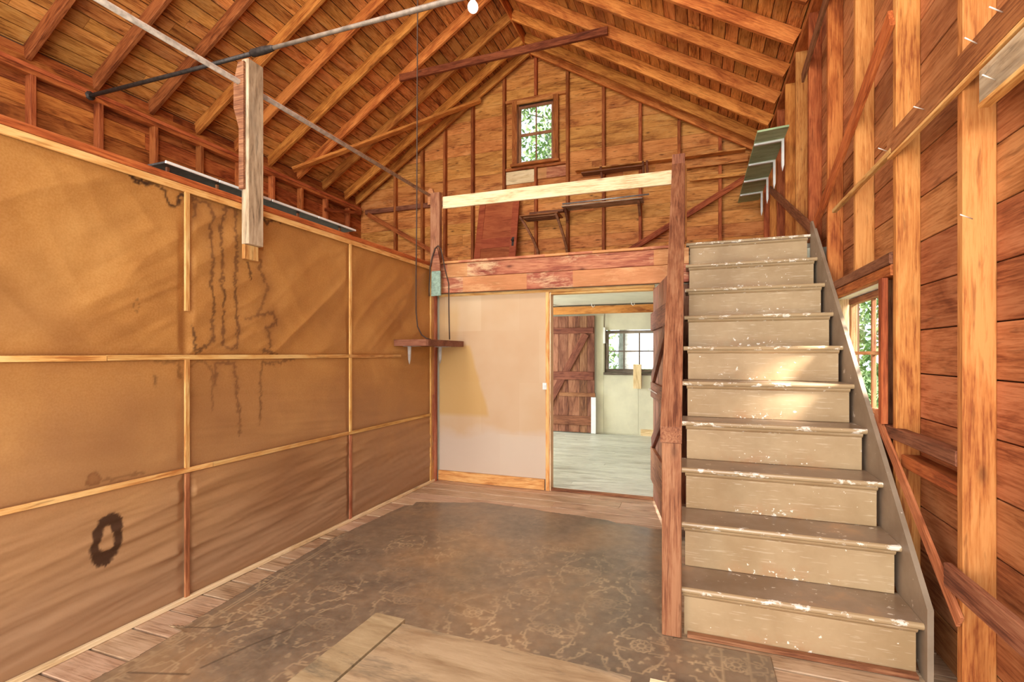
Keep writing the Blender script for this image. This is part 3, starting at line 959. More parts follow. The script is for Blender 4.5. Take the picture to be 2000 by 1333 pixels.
cols = [-2.0, 0.55, 1.948, 3.323, 4.70]
rows = [0.02, 0.71, 1.332, 2.24]
for a, b in zip(cols[:-1], cols[1:]):
    for c, d in zip(rows[:-1], rows[1:]):
        paper_panel(a, b, c, d)
BX = XL + 0.014
for yy, segs in ((1.948, [(1.345, 2.25, 'batten'), (0.722, 1.32, 'batten'), (0.02, 0.70, 'battenred')]), (3.323, [(1.345, 2.25, 'batten'), (0.722, 1.32, 'batten'), (0.02, 0.70, 'battenred')]),
                 (4.62, [(0.02, 2.25, 'batten')])):
    for z0, z1, mm in segs:
        if yy == 1.948 and z0 > 1.3:
            z0 = 1.585
        boxx('batten', (BX - 0.008, yy - 0.013, z0), (BX + 0.004, yy + 0.013, z1), mm, wp, axis=2)
for z0, z1, cuts in ((1.332, 1.332, [-2, 1.55, 3.31, 4.05]), (0.716, 0.700, [-2, 2.1, 3.30, 4.61])):
    for a, b in zip(cuts[:-1], cuts[1:]):
        board('batten', (BX - 0.001, a + 0.002, z0), (BX - 0.001, b - 0.002, z0 + R(-.002, .004)), 0.026, 0.012, (1, 0, 0), 'batten', wp)
boxx('top_batten', (BX - 0.008, -2, 2.232), (BX + 0.006, 4.68, 2.268), 'batten', wp, axis=1)
boxx('cap_plate', (XL - 0.10, -2, 2.270), (XL + 0.024, 4.70, 2.306), 'cap', wp, axis=1)
boxx('floor_strip', (XL - 0.002, -2, 0.001), (XL + 0.022, 4.74, 0.026), 'pale', wp, axis=1)
boxx('corner_post', (XL - 0.05, 4.66, 0.0), (XL + 0.012, 4.735, 2.265), 'fascia', wp, axis=2)
boxx('corner_strip', (XL + 0.012, 4.69, 0.0), (XL + 0.028, 4.73, 2.0), 'battenred', wp, axis=2)

# ------------------------------------------------------------------ STRUCTURE: back wall of the front room, doorway, loft
DX0, DX1, DZ = -1.35, -0.36, 1.955
wb = boxes_mesh('wall_back', [((-6.5, YB + 0.02, -0.05), (DX0, YB + 0.075, LOFT - 0.08)), ((DX1, YB + 0.02, -0.05), (XRB, YB + 0.075, LOFT - 0.08)),
                              ((DX0, YB + 0.02, DZ), (DX1, YB + 0.075, LOFT - 0.08))], 'cream', kind='structure')
nu, nv = 130, 200
A, B = np.meshgrid(np.linspace(-2.59, -1.39, nu), np.linspace(0.105, 1.965, nv), indexing='ij')
# yellower area below and beside the corner shelf; scrubbed area low down
n = (fbm(A * 6, B * 6, 3) - 0.5) * 0.03
s1 = np.clip((-2.22 - (1.42 - B) * 0.0 + np.clip(1.45 - B, 0, 1) * 0.30 - A + n) / 0.03, 0, 1) * np.clip((1.45 - B) / 0.02, 0, 1) * np.clip((B - 0.68) / 0.05, 0, 1)
s1 = np.maximum(s1, 0.5 * np.clip((-2.34 - A + n) / 0.05, 0, 1) * (B > 1.45) * np.clip((1.97 - B) / 0.2, 0, 1))
s2 = np.clip((0.60 + (fbm(A * 3, B * 3, 8) - 0.5) * 0.3 - B) / 0.12, 0, 1)
Pw = np.stack([A, np.full_like(A, YB), B], -1)
pnl = grid_obj('wallboard_panel', Pw, 'wallboard', wb, {'stain': s1, 'damp': s2})
sm = pnl.modifiers.new('thick', 'SOLIDIFY')
sm.thickness = 0.012
sm.offset = -1
boxx('baseboard', (-2.59, YB - 0.022, 0.002), (-1.41, YB + 0.0, 0.108), 'batten', wb)
boxx('head_strip', (-2.59, YB - 0.006, 1.962), (DX1, YB + 0.012, 1.99), 'batten', wb)
boxx('door_jamb', (-1.398, YB - 0.018, 0.0), (DX0 - 0.012, YB + 0.09, 1.962), 'batten', wb, axis=2)
boxx('door_jamb', (DX0 - 0.012, YB - 0.004, 0.0), (DX0 + 0.002, YB + 0.09, 1.955), 'pale', wb, axis=2)
boxx('door_jamb', (DX1 - 0.012, YB - 0.01, 0.0), (DX1 + 0.03, YB + 0.09, 1.96), 'red', wb, axis=2)
boxx('head_jamb', (DX0 + 0.002, YB, 1.940), (DX1 - 0.012, YB + 0.09, 1.960), 'batten', wb)
boxx('threshold', (DX0, YB - 0.002, 0.0), (DX1, YB + 0.05, 0.022), 'red', wb)
for xa, xb in ((DX1 + 0.035, 0.0), (0.003, 0.34), (0.343, 0.68), (0.683, XR)):
    boxx('wall_board', (xa, YB - 0.005, 0.0), (xb, YB + 0.018, 1.98), 'door', wb, axis=2)
# latch keeper on the jamb
boxes_mesh('latch_keeper', [((-1.425, YB - 0.03, 1.00), (-1.385, YB - 0.019, 1.065)), ((-1.412, YB - 0.045, 1.02), (-1.395, YB - 0.03, 1.045))], 'white', wb)

# fascia of two boards, floor of the loft
FY = 4.69
loft = boxes_mesh('floor_loft', [((XO - 0.1, YB + 0.1, LOFT - 0.06), (XR - 0.0, 8.5, LOFT - 0.026))], 'plaster', kind='structure')
boxx('fascia_board', (-2.56, FY, 1.992), (-0.062, FY + 0.03, 2.150), 'fascia', loft)
boxx('fascia_board', (-2.56, FY, 2.153), (-0.062, FY + 0.03, 2.296), 'fascia', loft)
boxx('nosing_board', (-2.56, FY - 0.02, 2.298), (-0.10, FY + 0.16, 2.322), 'fascia', loft)
boxx('joist', (-2.6, FY + 0.032, 1.995), (-0.062, FY + 0.078, 2.23), 'shelfdk', loft)
y = FY + 0.162
while y < 8.4:
    y1 = min(y + 0.2, 8.44)
    c = R(-3.5, -0.5)
    boxx('loft_board', (XO, y + 0.001, LOFT - 0.025), (c, y1 - 0.002, LOFT + R(-0.002, 0.0)), 'side', loft)
    boxx('loft_board', (c + 0.002, y + 0.001, LOFT - 0.025), (XR, y1 - 0.002, LOFT + R(-0.002, 0.0)), 'side', loft)
    y += 0.2
# ceiling of the room under the loft
c2 = boxes_mesh('ceiling_rear_room', [((XO, YB + 0.08, 2.185), (-2.26, 8.5, 2.197)), ((-2.258, YB + 0.08, 2.19), (XR, 8.5, 2.202))], 'plaster', kind='structure')
for hx, hy in ((-1.62, 8.2), (-0.97, 8.15)):
    hk = [(hx, hy, 2.19), (hx, hy, 2.15), (hx + 0.02, hy, 2.125), (hx + 0.045, hy, 2.14), (hx + 0.045, hy, 2.16)]
    tube('ceiling_hook', hk, 0.005, 'white', c2, seg=6)

# rear wall of that room: cream sheets, beam, window
wrr = boxes_mesh('wall_rear_room', [((XO, 8.49, -0.02), (-1.46, 8.53, 2.18)), ((-0.31, 8.49, -0.02), (XR, 8.53, 2.18)),
                                   ((-1.46, 8.49, -0.02), (-0.31, 8.53, 1.03)), ((-1.46, 8.49, 1.755), (-0.31, 8.53, 2.18))], 'cream', kind='structure')
boxx('wall_sheet', (-1.47, 8.478, 0.02), (-0.90, 8.489, 1.04), 'cream', wrr, axis=2)
boxx('wall_sheet', (-0.897, 8.478, 0.02), (0.3, 8.489, 1.04), 'cream', wrr, axis=2)
boxx('wall_sheet', (-1.60, 8.478, 0.02), (-1.473, 8.489, 2.0), 'cream', wrr, axis=2)
boxx('ceiling_beam', (-3.2, 8.42, 2.035), (0.5, 8.488, 2.165), 'gable', wrr)
boxx('baseboard', (-0.86, 8.465, 0.0), (0.2, 8.477, 0.11), 'pale', wrr)
boxx('cord_box', (-1.475, 8.45, 1.53), (-1.44, 8.477, 1.80), 'white', wrr, axis=2)
tube('cord', [(-1.455, 8.46, 1.80), (-1.45, 8.46, 2.03)], 0.004, 'cord', wrr, seg=5)
w3 = window('window_3', (-1.44, 8.50, 1.04), (-0.33, 8.54, 1.745), 1, 4, 2, 'sashgrey', frame_w=0.05)
boxx('sill', (-1.47, 8.44, 1.0), (-0.30, 8.50, 1.04), 'sashgrey', w3)

# ------------------------------------------------------------------ STRUCTURE: doors
# sliding ledged door on the rear wall
d1 = empty('door_1', (-2.05, 8.40, 0.0), kind='structure')
xs = [-2.62, -2.44, -2.24, -2.07, -1.87, -1.74, -1.615]
for a, b in zip(xs[:-1], xs[1:]):
    boxx('door_board', (a + 0.002, 8.415, 0.015), (b - 0.002, 8.44, 2.0), 'door', d1, axis=2)
for z0, z1 in ((1.70, 1.80), (0.91, 1.05), (0.14, 0.295)):
    boxx('ledger', (-2.60, 8.385, z0), (-1.63, 8.414, z1), 'ledger', d1)
boxx('ledger', (-2.22, 8.39, 0.625), (-1.60, 8.414, 0.69), 'red', d1)
board('diagonal_brace', (-2.50, 8.40, 0.33), (-1.76, 8.40, 1.69), 0.12, 0.022, (0, 1, 0), 'ledger', d1)
boxx('edge_trim', (-1.665, 8.375, 0.01), (-1.585, 8.384, 0.62), 'white', d1, axis=2)

# ledged and braced door, swung open against the side of the stairs
H0, H1 = Vector((-0.355, 4.735, 0)), Vector((-0.165, 3.745, 0))
dd = (H1 - H0).normalized()
dn = Vector((-dd.y, dd.x, 0))
if dn.x > 0:
    dn = -dn
d2 = empty('door_2', H0, kind='structure')
L = (H1 - H0).length
nb = 6
for i in range(nb):
    a, b = L * i / nb + 0.0015, L * (i + 1) / nb - 0.0015
    p = H0 + dd * (a + b) / 2
    board('door_board', (p.x, p.y, 0.03), (p.x, p.y, 1.935), b - a, 0.024, dn, 'door', d2)
for z_, w_ in ((1.64, 0.16), (1.03, 0.135), (0.36, 0.30)):
    p, q = H0 + dd * 0.01 + dn * 0.026, H0 + dd * (L - 0.01) + dn * 0.026
    board('ledger', (p.x, p.y, z_), (q.x, q.y, z_), w_, 0.026, dn, 'red' if z_ < 0.5 else 'ledger', d2)
for za, zb in ((1.12, 1.55), (0.55, 0.95)):
    p, q = H0 + dd * 0.06 + dn * 0.026, H0 + dd * (L - 0.1) + dn * 0.026
    board('diagonal_brace', (p.x, p.y, za), (q.x, q.y, zb), 0.10, 0.024, dn, 'ledger', d2)
p, q = H0 + dd * 0.0 + dn * 0.05, H0 + dd * 0.55 + dn * 0.05
tube('strap_hinge', [(p.x, p.y, 1.03), (q.x, q.y, 1.03)], [0.008, 0.005], 'conduit', d2, seg=6)

# ------------------------------------------------------------------ STAIRCASE
N, RISE, RUN, SY0 = 10, 0.234, 0.2432, 2.52
stairs = empty('staircase', (0.4, 2.55, 0), 'tan painted wooden staircase with white chips climbing to the loft', 'staircase')
for i in range(N):
    yn = SY0 + RUN * i
    zt = RISE * (i + 1)
    boxx('riser', (-0.055, yn + 0.028, RISE * i + (0.001 if i else 0.0)), (0.862, yn + 0.05, zt - 0.030), 'stair', stairs)
    # tread with a rounded nosing
    y1 = yn + RUN + 0.05 if i < N - 1 else yn + 0.135
    prof = [(yn + 0.010, zt - 0.028), (yn + 0.002, zt - 0.020), (yn, zt - 0.012), (yn + 0.003, zt - 0.004), (yn + 0.011, zt), (y1, zt), (y1, zt - 0.028)]
    x0 = -0.085 if i else -0.105
    pr = prism('tread', [(x0, a, b) for a, b in prof], (0.883 - x0, 0, 0), 'tread', stairs)
    cv = [(yn + 0.012, zt - 0.029), (yn + 0.028, zt - 0.029), (yn + 0.028, zt - 0.050), (yn + 0.020, zt - 0.044), (yn + 0.014, zt - 0.036)]
    prism('moulding', [(-0.060, a, b) for a, b in cv], (0.925, 0, 0), 'stair', stairs)
# right stringer
pts = [(2.565, 0), (2.50, 0.0), (2.50, 0.305), (4.69, 2.44), (4.74, 2.44), (4.74, 1.90)]
prism('stringer', [(0.884, a, b) for a, b in pts], (0.022, 0, 0), 'stringer', stairs)
pts = [(2.60, 0), (4.66, 2.03), (4.66, 1.80), (2.85, 0.0)]
prism('stringer', [(-0.050, a, b) for a, b in pts], (0.028, 0, 0), 'shelfdk', stairs, label='dark brown inner stringer')
boxx('foot_strip', (-0.04, 2.51, 0.003), (0.86, 2.545, 0.022), 'red', stairs)
boxes_mesh('riser_backing', [((-0.02, SY0 + RUN * i + 0.052, RISE * i + 0.01), (0.86, SY0 + RUN * i + 0.056, RISE * (i + 1) - 0.03)) for i in range(N)], 'darkgap', stairs)

# newel post and handrail, rough red-brown timbers
rail = empty('stair_handrail', (-0.125, 2.53, 0), 'rough red-brown newel post with sloping handrail on the open side of the stairs', 'handrail')
boxx('newel_post', (-0.155, 2.495, 0.007), (-0.066, 2.545, 0.925), 'red', rail, axis=2)
hv_ = []
for yy, za, zb, xa, xb in ((2.493, 0.927, 1.005, -0.162, -0.064), (4.655, 2.99, 3.068, -0.200, -0.092)):
    hv_ += [(xa, yy, za), (xb, yy, za), (xb, yy, zb), (xa, yy, zb)]
hmt, _ = frame(((-0.113), 2.493, 0.966), (-0.146, 4.655, 3.029), (0, -0.7, 0.72))
hme = bpy.data.meshes.new('handrail')
hme.from_pydata([tuple(hmt.inverted() @ Vector(v_)) for v_ in hv_], [], [(0, 1, 2, 3), (7, 6, 5, 4), (0, 4, 5, 1), (1, 5, 6, 2), (2, 6, 7, 3), (3, 7, 4, 0)])
hme.materials.append(M['red'])
adopt(bpy.data.objects.new('handrail', hme), rail, hmt)
boxx('loft_post', (-0.200, 4.60, LOFT + 0.0), (-0.092, 4.665, 3.10), 'red', rail, axis=2)
boxx('post_strip', (-0.094, 4.625, LOFT + 0.022), (-0.078, 4.665, 3.0), 'stud', rail, axis=2)

# loft guard rail
gr = empty('guard_rail', (-1.3, 4.67, LOFT), 'pale pine guard board nailed between the posts above the loft edge', 'guard rail')
board('rail_board', (-2.49, 4.672, 2.935), (-0.206, 4.672, 2.925), 0.125, 0.024, (0, 1, 0), 'pale', gr)
boxx('rail_post', (-2.605, 4.60, 2.31), (-2.495, 4.655, 3.03), 'red', gr, axis=2, label='red-brown left post')
pts = [(-2.665, 2.93), (-2.665, 3.05), (-2.655, 3.09), (-2.635, 3.105), (-2.61, 3.09), (-2.597, 3.05), (-2.597, 2.93)]
prism('post_block', [(a, 4.655, b) for a, b in pts], (0, 0.03, 0), 'side', gr)

# ------------------------------------------------------------------ OVERHEAD PIPES AND POSTS
tr_ = empty('tie_rod', (-2.75, 3.61, 4.22), 'dark iron tie rod with a sleeve joint crossing below the rafters', 'tie rod')
tube('rod', [(-6.44, 3.61, 4.235), (-5.0, 3.61, 4.215), (-3.9, 3.61, 4.21)], [0.022, 0.020, 0.020], 'iron', tr_)
tube('rod', [(-3.9, 3.61, 4.21), (-2.8, 3.61, 4.205), (-2.1, 3.61, 4.20), (1.0, 3.61, 4.20)], [0.019, 0.019, 0.024, 0.024], 'rodpale', tr_, label='paler right half')
tube('sleeve', [(-3.98, 3.61, 4.212), (-3.96, 3.61, 4.212), (-3.82, 3.61, 4.211), (-3.72, 3.61, 4.21), (-3.70, 3.61, 4.21)], [0.024, 0.036, 0.036, 0.028, 0.022], 'iron', tr_)
tube('rod_washer', [(-6.36, 3.61, 4.235), (-6.34, 3.61, 4.235)], 0.05, 'iron', tr_)

cd = tube('conduit_pipe', [(XL + 0.02, -1.9, 2.975), (XL + 0.02, 2.3, 3.0), (XL + 0.005, 4.594, 3.01)], 0.016, 'conduit', None, seg=10)
props(cd, 'long pale conduit pipe running from the hanging post to the loft rail post', 'pipe')

hp = empty('partition_post', (XL + 0.07, 2.33, 1.93), 'weathered grey post standing up against the top of the papered partition', 'post')
boxx('post', (XL + 0.024, 2.285, 2.02), (XL + 0.080, 2.40, 3.14), 'grey', hp, axis=2)
boxx('backing_slat', (XL + 0.027, 2.285, 1.93), (XL + 0.05, 2.39, 2.018), 'batten', hp, axis=2, label='short yellow slat end')
prism('face_slat', [(XL + 0.022, 2.268, 2.35), (XL + 0.060, 2.268, 2.35), (XL + 0.060, 2.268, 3.12), (XL + 0.015, 2.268, 3.12), (XL - 0.02, 2.268, 3.0), (XL - 0.02, 2.268, 2.85), (XL + 0.022, 2.268, 2.72)], (0, 0.014, 0), 'red', hp)

# flat sheet lying along the top of the partition
ws = empty('edge_shelf', (XL - 0.1, 2.75, 2.306), 'long thin shelf with a white front edge lying above the top of the partition', 'shelf')
boxx('shelf_panel', (XL - 0.24, 1.86, 2.368), (XL - 0.035, 3.44, 2.378), 'iron', ws, axis=1)
for a, b in ((1.86, 2.17), (2.18, 2.56), (2.575, 3.0), (3.01, 3.44)):
    boxx('front_edge', (XL - 0.034, a, 2.367), (XL - 0.024, b, 2.381), 'white', ws, axis=1)
for yy in (1.90, 2.20, 2.85, 3.30):
    boxx('shelf_foot', (XL - 0.09, yy, 2.307), (XL - 0.075, yy + 0.015, 2.367), 'shelfdk', ws, axis=2)

# hanging light bulb by the tie rod
lb = empty('light_bulb', (-1.66, 3.61, 4.14), 'round white light bulb hanging under the tie rod near the ridge', 'light bulb')
vs, fs = [], []
ringn, segn = 9, 14
for i in range(ringn):
    th = math.pi * (i + 0.25) / (ringn - 0.5)
    for k in range(segn):
        ph = 2 * math.pi * k / segn
        vs.append((-1.66 + 0.042 * math.sin(th) * math.cos(ph), 3.61 + 0.042 * math.sin(th) * math.sin(ph), 4.10 + 0.046 * math.cos(th)))
for i in range(ringn - 1):
    for k in range(segn):
        fs.append((i * segn + k, (i + 1) * segn + k, (i + 1) * segn + (k + 1) % segn, i * segn + (k + 1) % segn))
fs.append(tuple(range(segn)))
fs.append(tuple(reversed(range((ringn - 1) * segn, ringn * segn))))
mesh_obj('glass_globe', vs, fs, 'bulb', lb, smooth=True)
tube('socket', [(-1.66, 3.61, 4.135), (-1.66, 3.61, 4.18)], [0.02, 0.024], 'white', lb, seg=10)

# ------------------------------------------------------------------ CORNER SHELF, CORD, MINT SLAT
cs = empty('corner_shelf', (-2.45, 4.3, 1.42), 'dark red-brown shelf board on metal brackets in the papered corner', 'shelf')
prism('shelf_board', [(XL + 0.005, 3.95, 1.425), (-2.275, 3.94, 1.425), (-2.262, 3.96, 1.425), (-2.262, 4.69, 1.425), (-2.285, 4.73, 1.425), (XL + 0.035, 4.73, 1.425)], (0, 0, 0.058), 'mahog', cs)
for yy in (4.03, 4.48):
    bx_ = -2.52 if yy < 4.2 else -2.44
    prism('shelf_bracket', [(bx_, yy, 1.424), (bx_ + 0.034, yy, 1.424), (bx_ + 0.028, yy, 1.30), (bx_ + 0.017, yy, 1.255), (bx_ + 0.006, yy, 1.30)], (0, 0.012, 0), 'metalgrey', cs)
    prism('bracket_plate', [(bx_ - 0.03, yy - 0.03, 1.424), (bx_ + 0.12, yy - 0.03, 1.424), (bx_ + 0.12, yy + 0.04, 1.424), (bx_ - 0.03, yy + 0.04, 1.424)], (0, 0, -0.004), 'metalgrey', cs)

cdp = [(-2.52, 4.3, 5.92), (-2.575, 4.3, 4.839), (-2.584, 4.3, 2.823), (-2.590, 4.3, 2.30), (-2.592, 4.3, 2.10), (-2.592, 4.3, 1.765), (-2.575, 4.3, 1.62), (-2.53, 4.3, 1.54), (-2.48, 4.3, 1.505), (-2.44, 4.32, 1.492)]
c1 = tube('hanging_cord', cdp, 0.007, 'cord', None, seg=6)
props(c1, 'thin dark cord dropping from the rafters to the corner shelf', 'cord')
cdp = [(-2.228, 4.31, 1.49), (-2.232, 4.31, 1.6), (-2.262, 4.36, 1.80), (-2.31, 4.45, 2.05), (-2.40, 4.55, 2.20), (-2.438, 4.565, 2.34), (-2.46, 4.566, 2.43), (-2.495, 4.567, 2.465), (-2.53, 4.567, 2.44), (-2.56, 4.567, 2.36), (-2.585, 4.567, 2.25), (-2.598, 4.567, 2.0), (-2.595, 4.567, 1.95)]
c2_ = tube('looped_cord', cdp, 0.007, 'cord', None, seg=6)
props(c2_, 'dark cord looped over the mint tipped slat and down to the shelf end', 'cord')

sl = empty('painted_slat', (-2.52, 4.59, 1.95), 'pointed wooden slat with mint painted lower end hanging at the loft corner', 'slat')
prism('slat', [(-2.577, 4.598, 2.21), (-2.478, 4.598, 2.21), (-2.483, 4.598, 2.30), (-2.503, 4.598, 2.42), (-2.525, 4.598, 2.46), (-2.545, 4.598, 2.42), (-2.568, 4.598, 2.30)], (0, -0.02, 0), 'red', sl)
prism('painted_end', [(-2.580, 4.598, 1.95), (-2.472, 4.598, 1.955), (-2.477, 4.598, 2.208), (-2.577, 4.598, 2.208)], (0, -0.02, 0), 'mint', sl)

# ------------------------------------------------------------------ LOFT CONTENTS
# green shelf with white bracket trims high on the right wall
gs = empty('green_shelf', (0.75, 7.1, 3.66), 'green painted shelf with white L shaped brackets high on the right wall above the loft', 'shelf')
ys = [5.80, 6.10, 6.73, 7.36, 7.97, 8.42]
for a, b in zip(ys[:-1], ys[1:]):
    prism('shelf_panel', [(0.60, a + 0.005, 3.672), (0.895, a + 0.005, 3.690), (0.895, b - 0.005, 3.690), (0.60, b - 0.005, 3.672)], (0, 0, 0.02), 'green', gs)
for yy in ys[1:-1]:
    b_ = [(0.60, yy, 3.650), (0.868, yy, 3.666), (0.868, yy, 3.40), (0.878, yy, 3.34), (0.893, yy, 3.40), (0.893, yy, 3.688), (0.60, yy, 3.670)]
    prism('shelf_bracket', b_, (0, 0.03, 0), 'white', gs)

# varnished panel door leaning in the loft
pd = empty('leaning_panel_door', (-3.35, 8.2, LOFT), 'red-brown varnished panel door leaning upright against the gable wall in the loft', 'door')
def ld(x, z, o=0.0):
    t_ = (z - LOFT) / 2.0
    return (x + 0.10 * t_ * (1 if x < -3.3 else 0.4), 8.10 + 0.30 * t_ - o, z)
X0, X1 = -3.80, -2.98
def slab(nm, x0, x1, z0, z1, o, th, m):
    a = [ld(x0, z0, o), ld(x1, z0, o), ld(x1, z1, o), ld(x0, z1, o)]
    return prism(nm, a, (0, th, 0), m, pd)
ZT = LOFT + 1.99
slab('stile', X0, X0 + 0.12, LOFT + 0.005, ZT, 0, 0.035, 'doorred')
slab('stile', X1 - 0.12, X1, LOFT + 0.005, ZT, 0, 0.035, 'doorred')
slab('rail', X0 + 0.12, X1 - 0.12, LOFT + 0.005, LOFT + 0.25, 0, 0.035, 'doorred')
slab('rail', X0 + 0.12, X1 - 0.12, LOFT + 0.92, LOFT + 1.10, 0, 0.035, 'doorred')
slab('rail', X0 + 0.12, X1 - 0.12, ZT - 0.13, ZT, 0, 0.035, 'doorred')
slab('door_panel', X0 + 0.12, X1 - 0.12, LOFT + 0.25, LOFT + 0.92, -0.012, 0.015, 'doorred')
slab('door_panel', X0 + 0.12, X1 - 0.12, LOFT + 1.10, ZT - 0.13, -0.012, 0.015, 'doorred')
lp_ = slab('lock_plate', X1 - 0.085, X1 - 0.045, LOFT + 0.93, LOFT + 1.09, 0.004, 0.005, 'iron')
k0 = ld(X1 - 0.065, LOFT + 1.03, 0.004)
tube('door_knob', [(k0[0], k0[1], k0[2]), (k0[0], k0[1] - 0.02, k0[2]), (k0[0], k0[1] - 0.03, k0[2]), (k0[0], k0[1] - 0.05, k0[2])], [0.01, 0.01, 0.024, 0.02], 'iron', lp_, seg=10)

# long horizontal rail of the gable with a shallow shelf on brackets
us = empty('gable_shelf', (-0.6, 8.35, 4.45), 'long dark shelf on brackets right of the gable window', 'shelf')
boxx('shelf_board', (-1.92, 8.28, 4.44), (0.70, 8.438, 4.462), 'gable', us)
boxx('shelf_board', (-1.80, 8.20, 4.36), (-0.80, 8.38, 4.378), 'shelfdk', us)
boxx('back_strip', (-0.62, 8.41, 4.30), (0.74, 8.44, 4.42), 'gable', us)
for xx in (-1.475, -0.80, -0.74, -0.26):
    board('bracket', (xx, 8.40, 4.20), (xx, 8.22, 4.43), 0.03, 0.035, (1, 0, 0), 'shelfdk', us)
boxx('rail_strip', (-0.10, 8.40, 4.09), (0.75, 8.438, 4.15), 'gable', us)

ms = empty('middle_wall_shelf', (-1.45, 8.3, 3.84), 'narrow pale edged shelf fixed across the studs below the guard board', 'shelf')
boxx('shelf_board', (-2.12, 8.15, 3.82), (-0.80, 8.43, 3.84), 'grey', ms)
tube('rod', [(-2.10, 8.14, 3.86), (-0.70, 8.14, 3.87)], 0.014, 'metalgrey', ms)
boxx('end_block', (-2.75, 8.34, 3.80), (-2.14, 8.43, 3.84), 'shelfdk', ms)
for xx in (-0.87, -2.08):
    prism('bracket', [(xx - 0.02, 8.43, 3.62), (xx - 0.02, 8.20, 3.815), (xx - 0.02, 8.43, 3.815)], (0.04, 0, 0), 'shelfdk', ms)

bs = empty('curved_bracket_shelf', (-2.45, 8.25, 3.68), 'small shelf on two curved legs fixed low on the gable wall', 'shelf')
boxx('shelf_board', (-2.83, 8.05, 3.70), (-2.16, 8.42, 3.718), 'side', bs)
for k in range(3):
    boxx('shelf_slat', (-2.78, 8.10 + k * 0.1, 3.672), (-2.20, 8.15 + k * 0.1, 3.698), 'shelfdk', bs)
for xa, xb in ((-2.82, -2.60), (-2.19, -2.08)):
    pts = [(xa, 8.06, 3.69), (xa + (xb - xa) * 0.35, 8.12, 3.55), (xa + (xb - xa) * 0.75, 8.22, 3.36), (xb, 8.36, 3.16), (xb, 8.42, 3.02)]
    vs = []
    for p in pts:
        for dx_, dy_ in ((-0.02, -0.03), (0.02, -0.03), (0.02, 0.03), (-0.02, 0.03)):
            vs.append((p[0] + dx_, p[1] + dy_, p[2]))
    fs = [(3, 2, 1, 0), (16, 17, 18, 19)] + [(i * 4 + k, i * 4 + (k + 1) % 4, i * 4 + 4 + (k + 1) % 4, i * 4 + 4 + k) for i in range(4) for k in range(4)]
    mesh_obj('curved_leg', vs, fs, 'shelfdk', bs)

# ------------------------------------------------------------------ FLOOR COVERING
nu, nv = 560, 640
A, B = np.meshgrid(np.linspace(-2.62, 0.42, nu), np.linspace(0.75, 4.22, nv), indexing='ij')
edge = (fbm(A * 9, B * 9, 2) - 0.5) * 0.05 + (vnoise(A * 45, B * 45, 9) - 0.5) * 0.012
left = np.interp(B, [0.7, 1.34, 1.72, 1.735, 1.76, 2.23, 2.95, 3.82, 3.86, 3.94], [-2.30, -2.33, -2.34, -2.47, -2.37, -2.415, -2.49, -2.425, -2.36, -2.385])
far = np.interp(A, [-2.4, -1.79, -1.21, -0.66, -0.60, -0.28, 0.4], [3.95, 4.17, 4.12, 4.07, 4.03, 3.99, 3.98])
keep = (A > left + edge * 0.25) & (B < far + edge * 0.6) & ((A < -0.10) | (B < 2.485)) & (A < 0.315 + edge * 0.2)
pat = np.zeros_like(A)


def line(d, w):
    return np.clip(1.5 - d / w, 0, 1)


# border lines
for off in (0.035, 0.055, 0.19):
    pat = np.maximum(pat, 0.75 * line(np.abs(A - (left + off + 0.02)), 0.0045))
for off in (0.10, 0.21):
    pat = np.maximum(pat, 0.8 * line(np.abs(A - (0.315 - off)), 0.005) * (B < 2.6))
for off in (0.10, 0.12):
    pat = np.maximum(pat, 0.4 * line(np.abs(B - (far - off)), 0.0045))
inner = (A > left + 0.25) & (B < far - 0.16) & (A < 0.08)


def motif_flower(cx, cy, r, pet):
    x, y_ = A - cx, B - cy
    m_ = (np.abs(x) < r * 1.5) & (np.abs(y_) < r * 1.5)
    rr = np.hypot(x[m_], y_[m_])
    th = np.arctan2(y_[m_], x[m_])
    o_ = r * (0.86 + 0.14 * np.abs(np.cos(th * pet / 2)))
    v_ = np.maximum(line(np.abs(rr - o_), 0.0045), line(np.abs(rr - r * 0.36), 0.004))
    v_ = np.maximum(v_, 0.8 * line(np.abs(np.sin(th * pet / 2)) * rr * 2 / pet, 0.0032) * (rr > r * 0.4) * (rr < r * 0.85))
    pat[m_] = np.maximum(pat[m_], v_ * 0.95)


def motif_curve(pts, w, s):
    px_, py_ = [p[0] for p in pts], [p[1] for p in pts]
    x0, x1, y0, y1 = min(px_) - .02, max(px_) + .02, min(py_) - .02, max(py_) + .02
    i0, i1 = np.searchsorted(A[:, 0], [x0, x1])
    j0, j1 = np.searchsorted(B[0], [y0, y1])
    if i1 <= i0 or j1 <= j0:
        return
    sub = (slice(i0, i1), slice(j0, j1))
    d_ = seg_dist(A[sub], B[sub], pts)
    pat[sub] = np.maximum(pat[sub], s * line(d_, w))


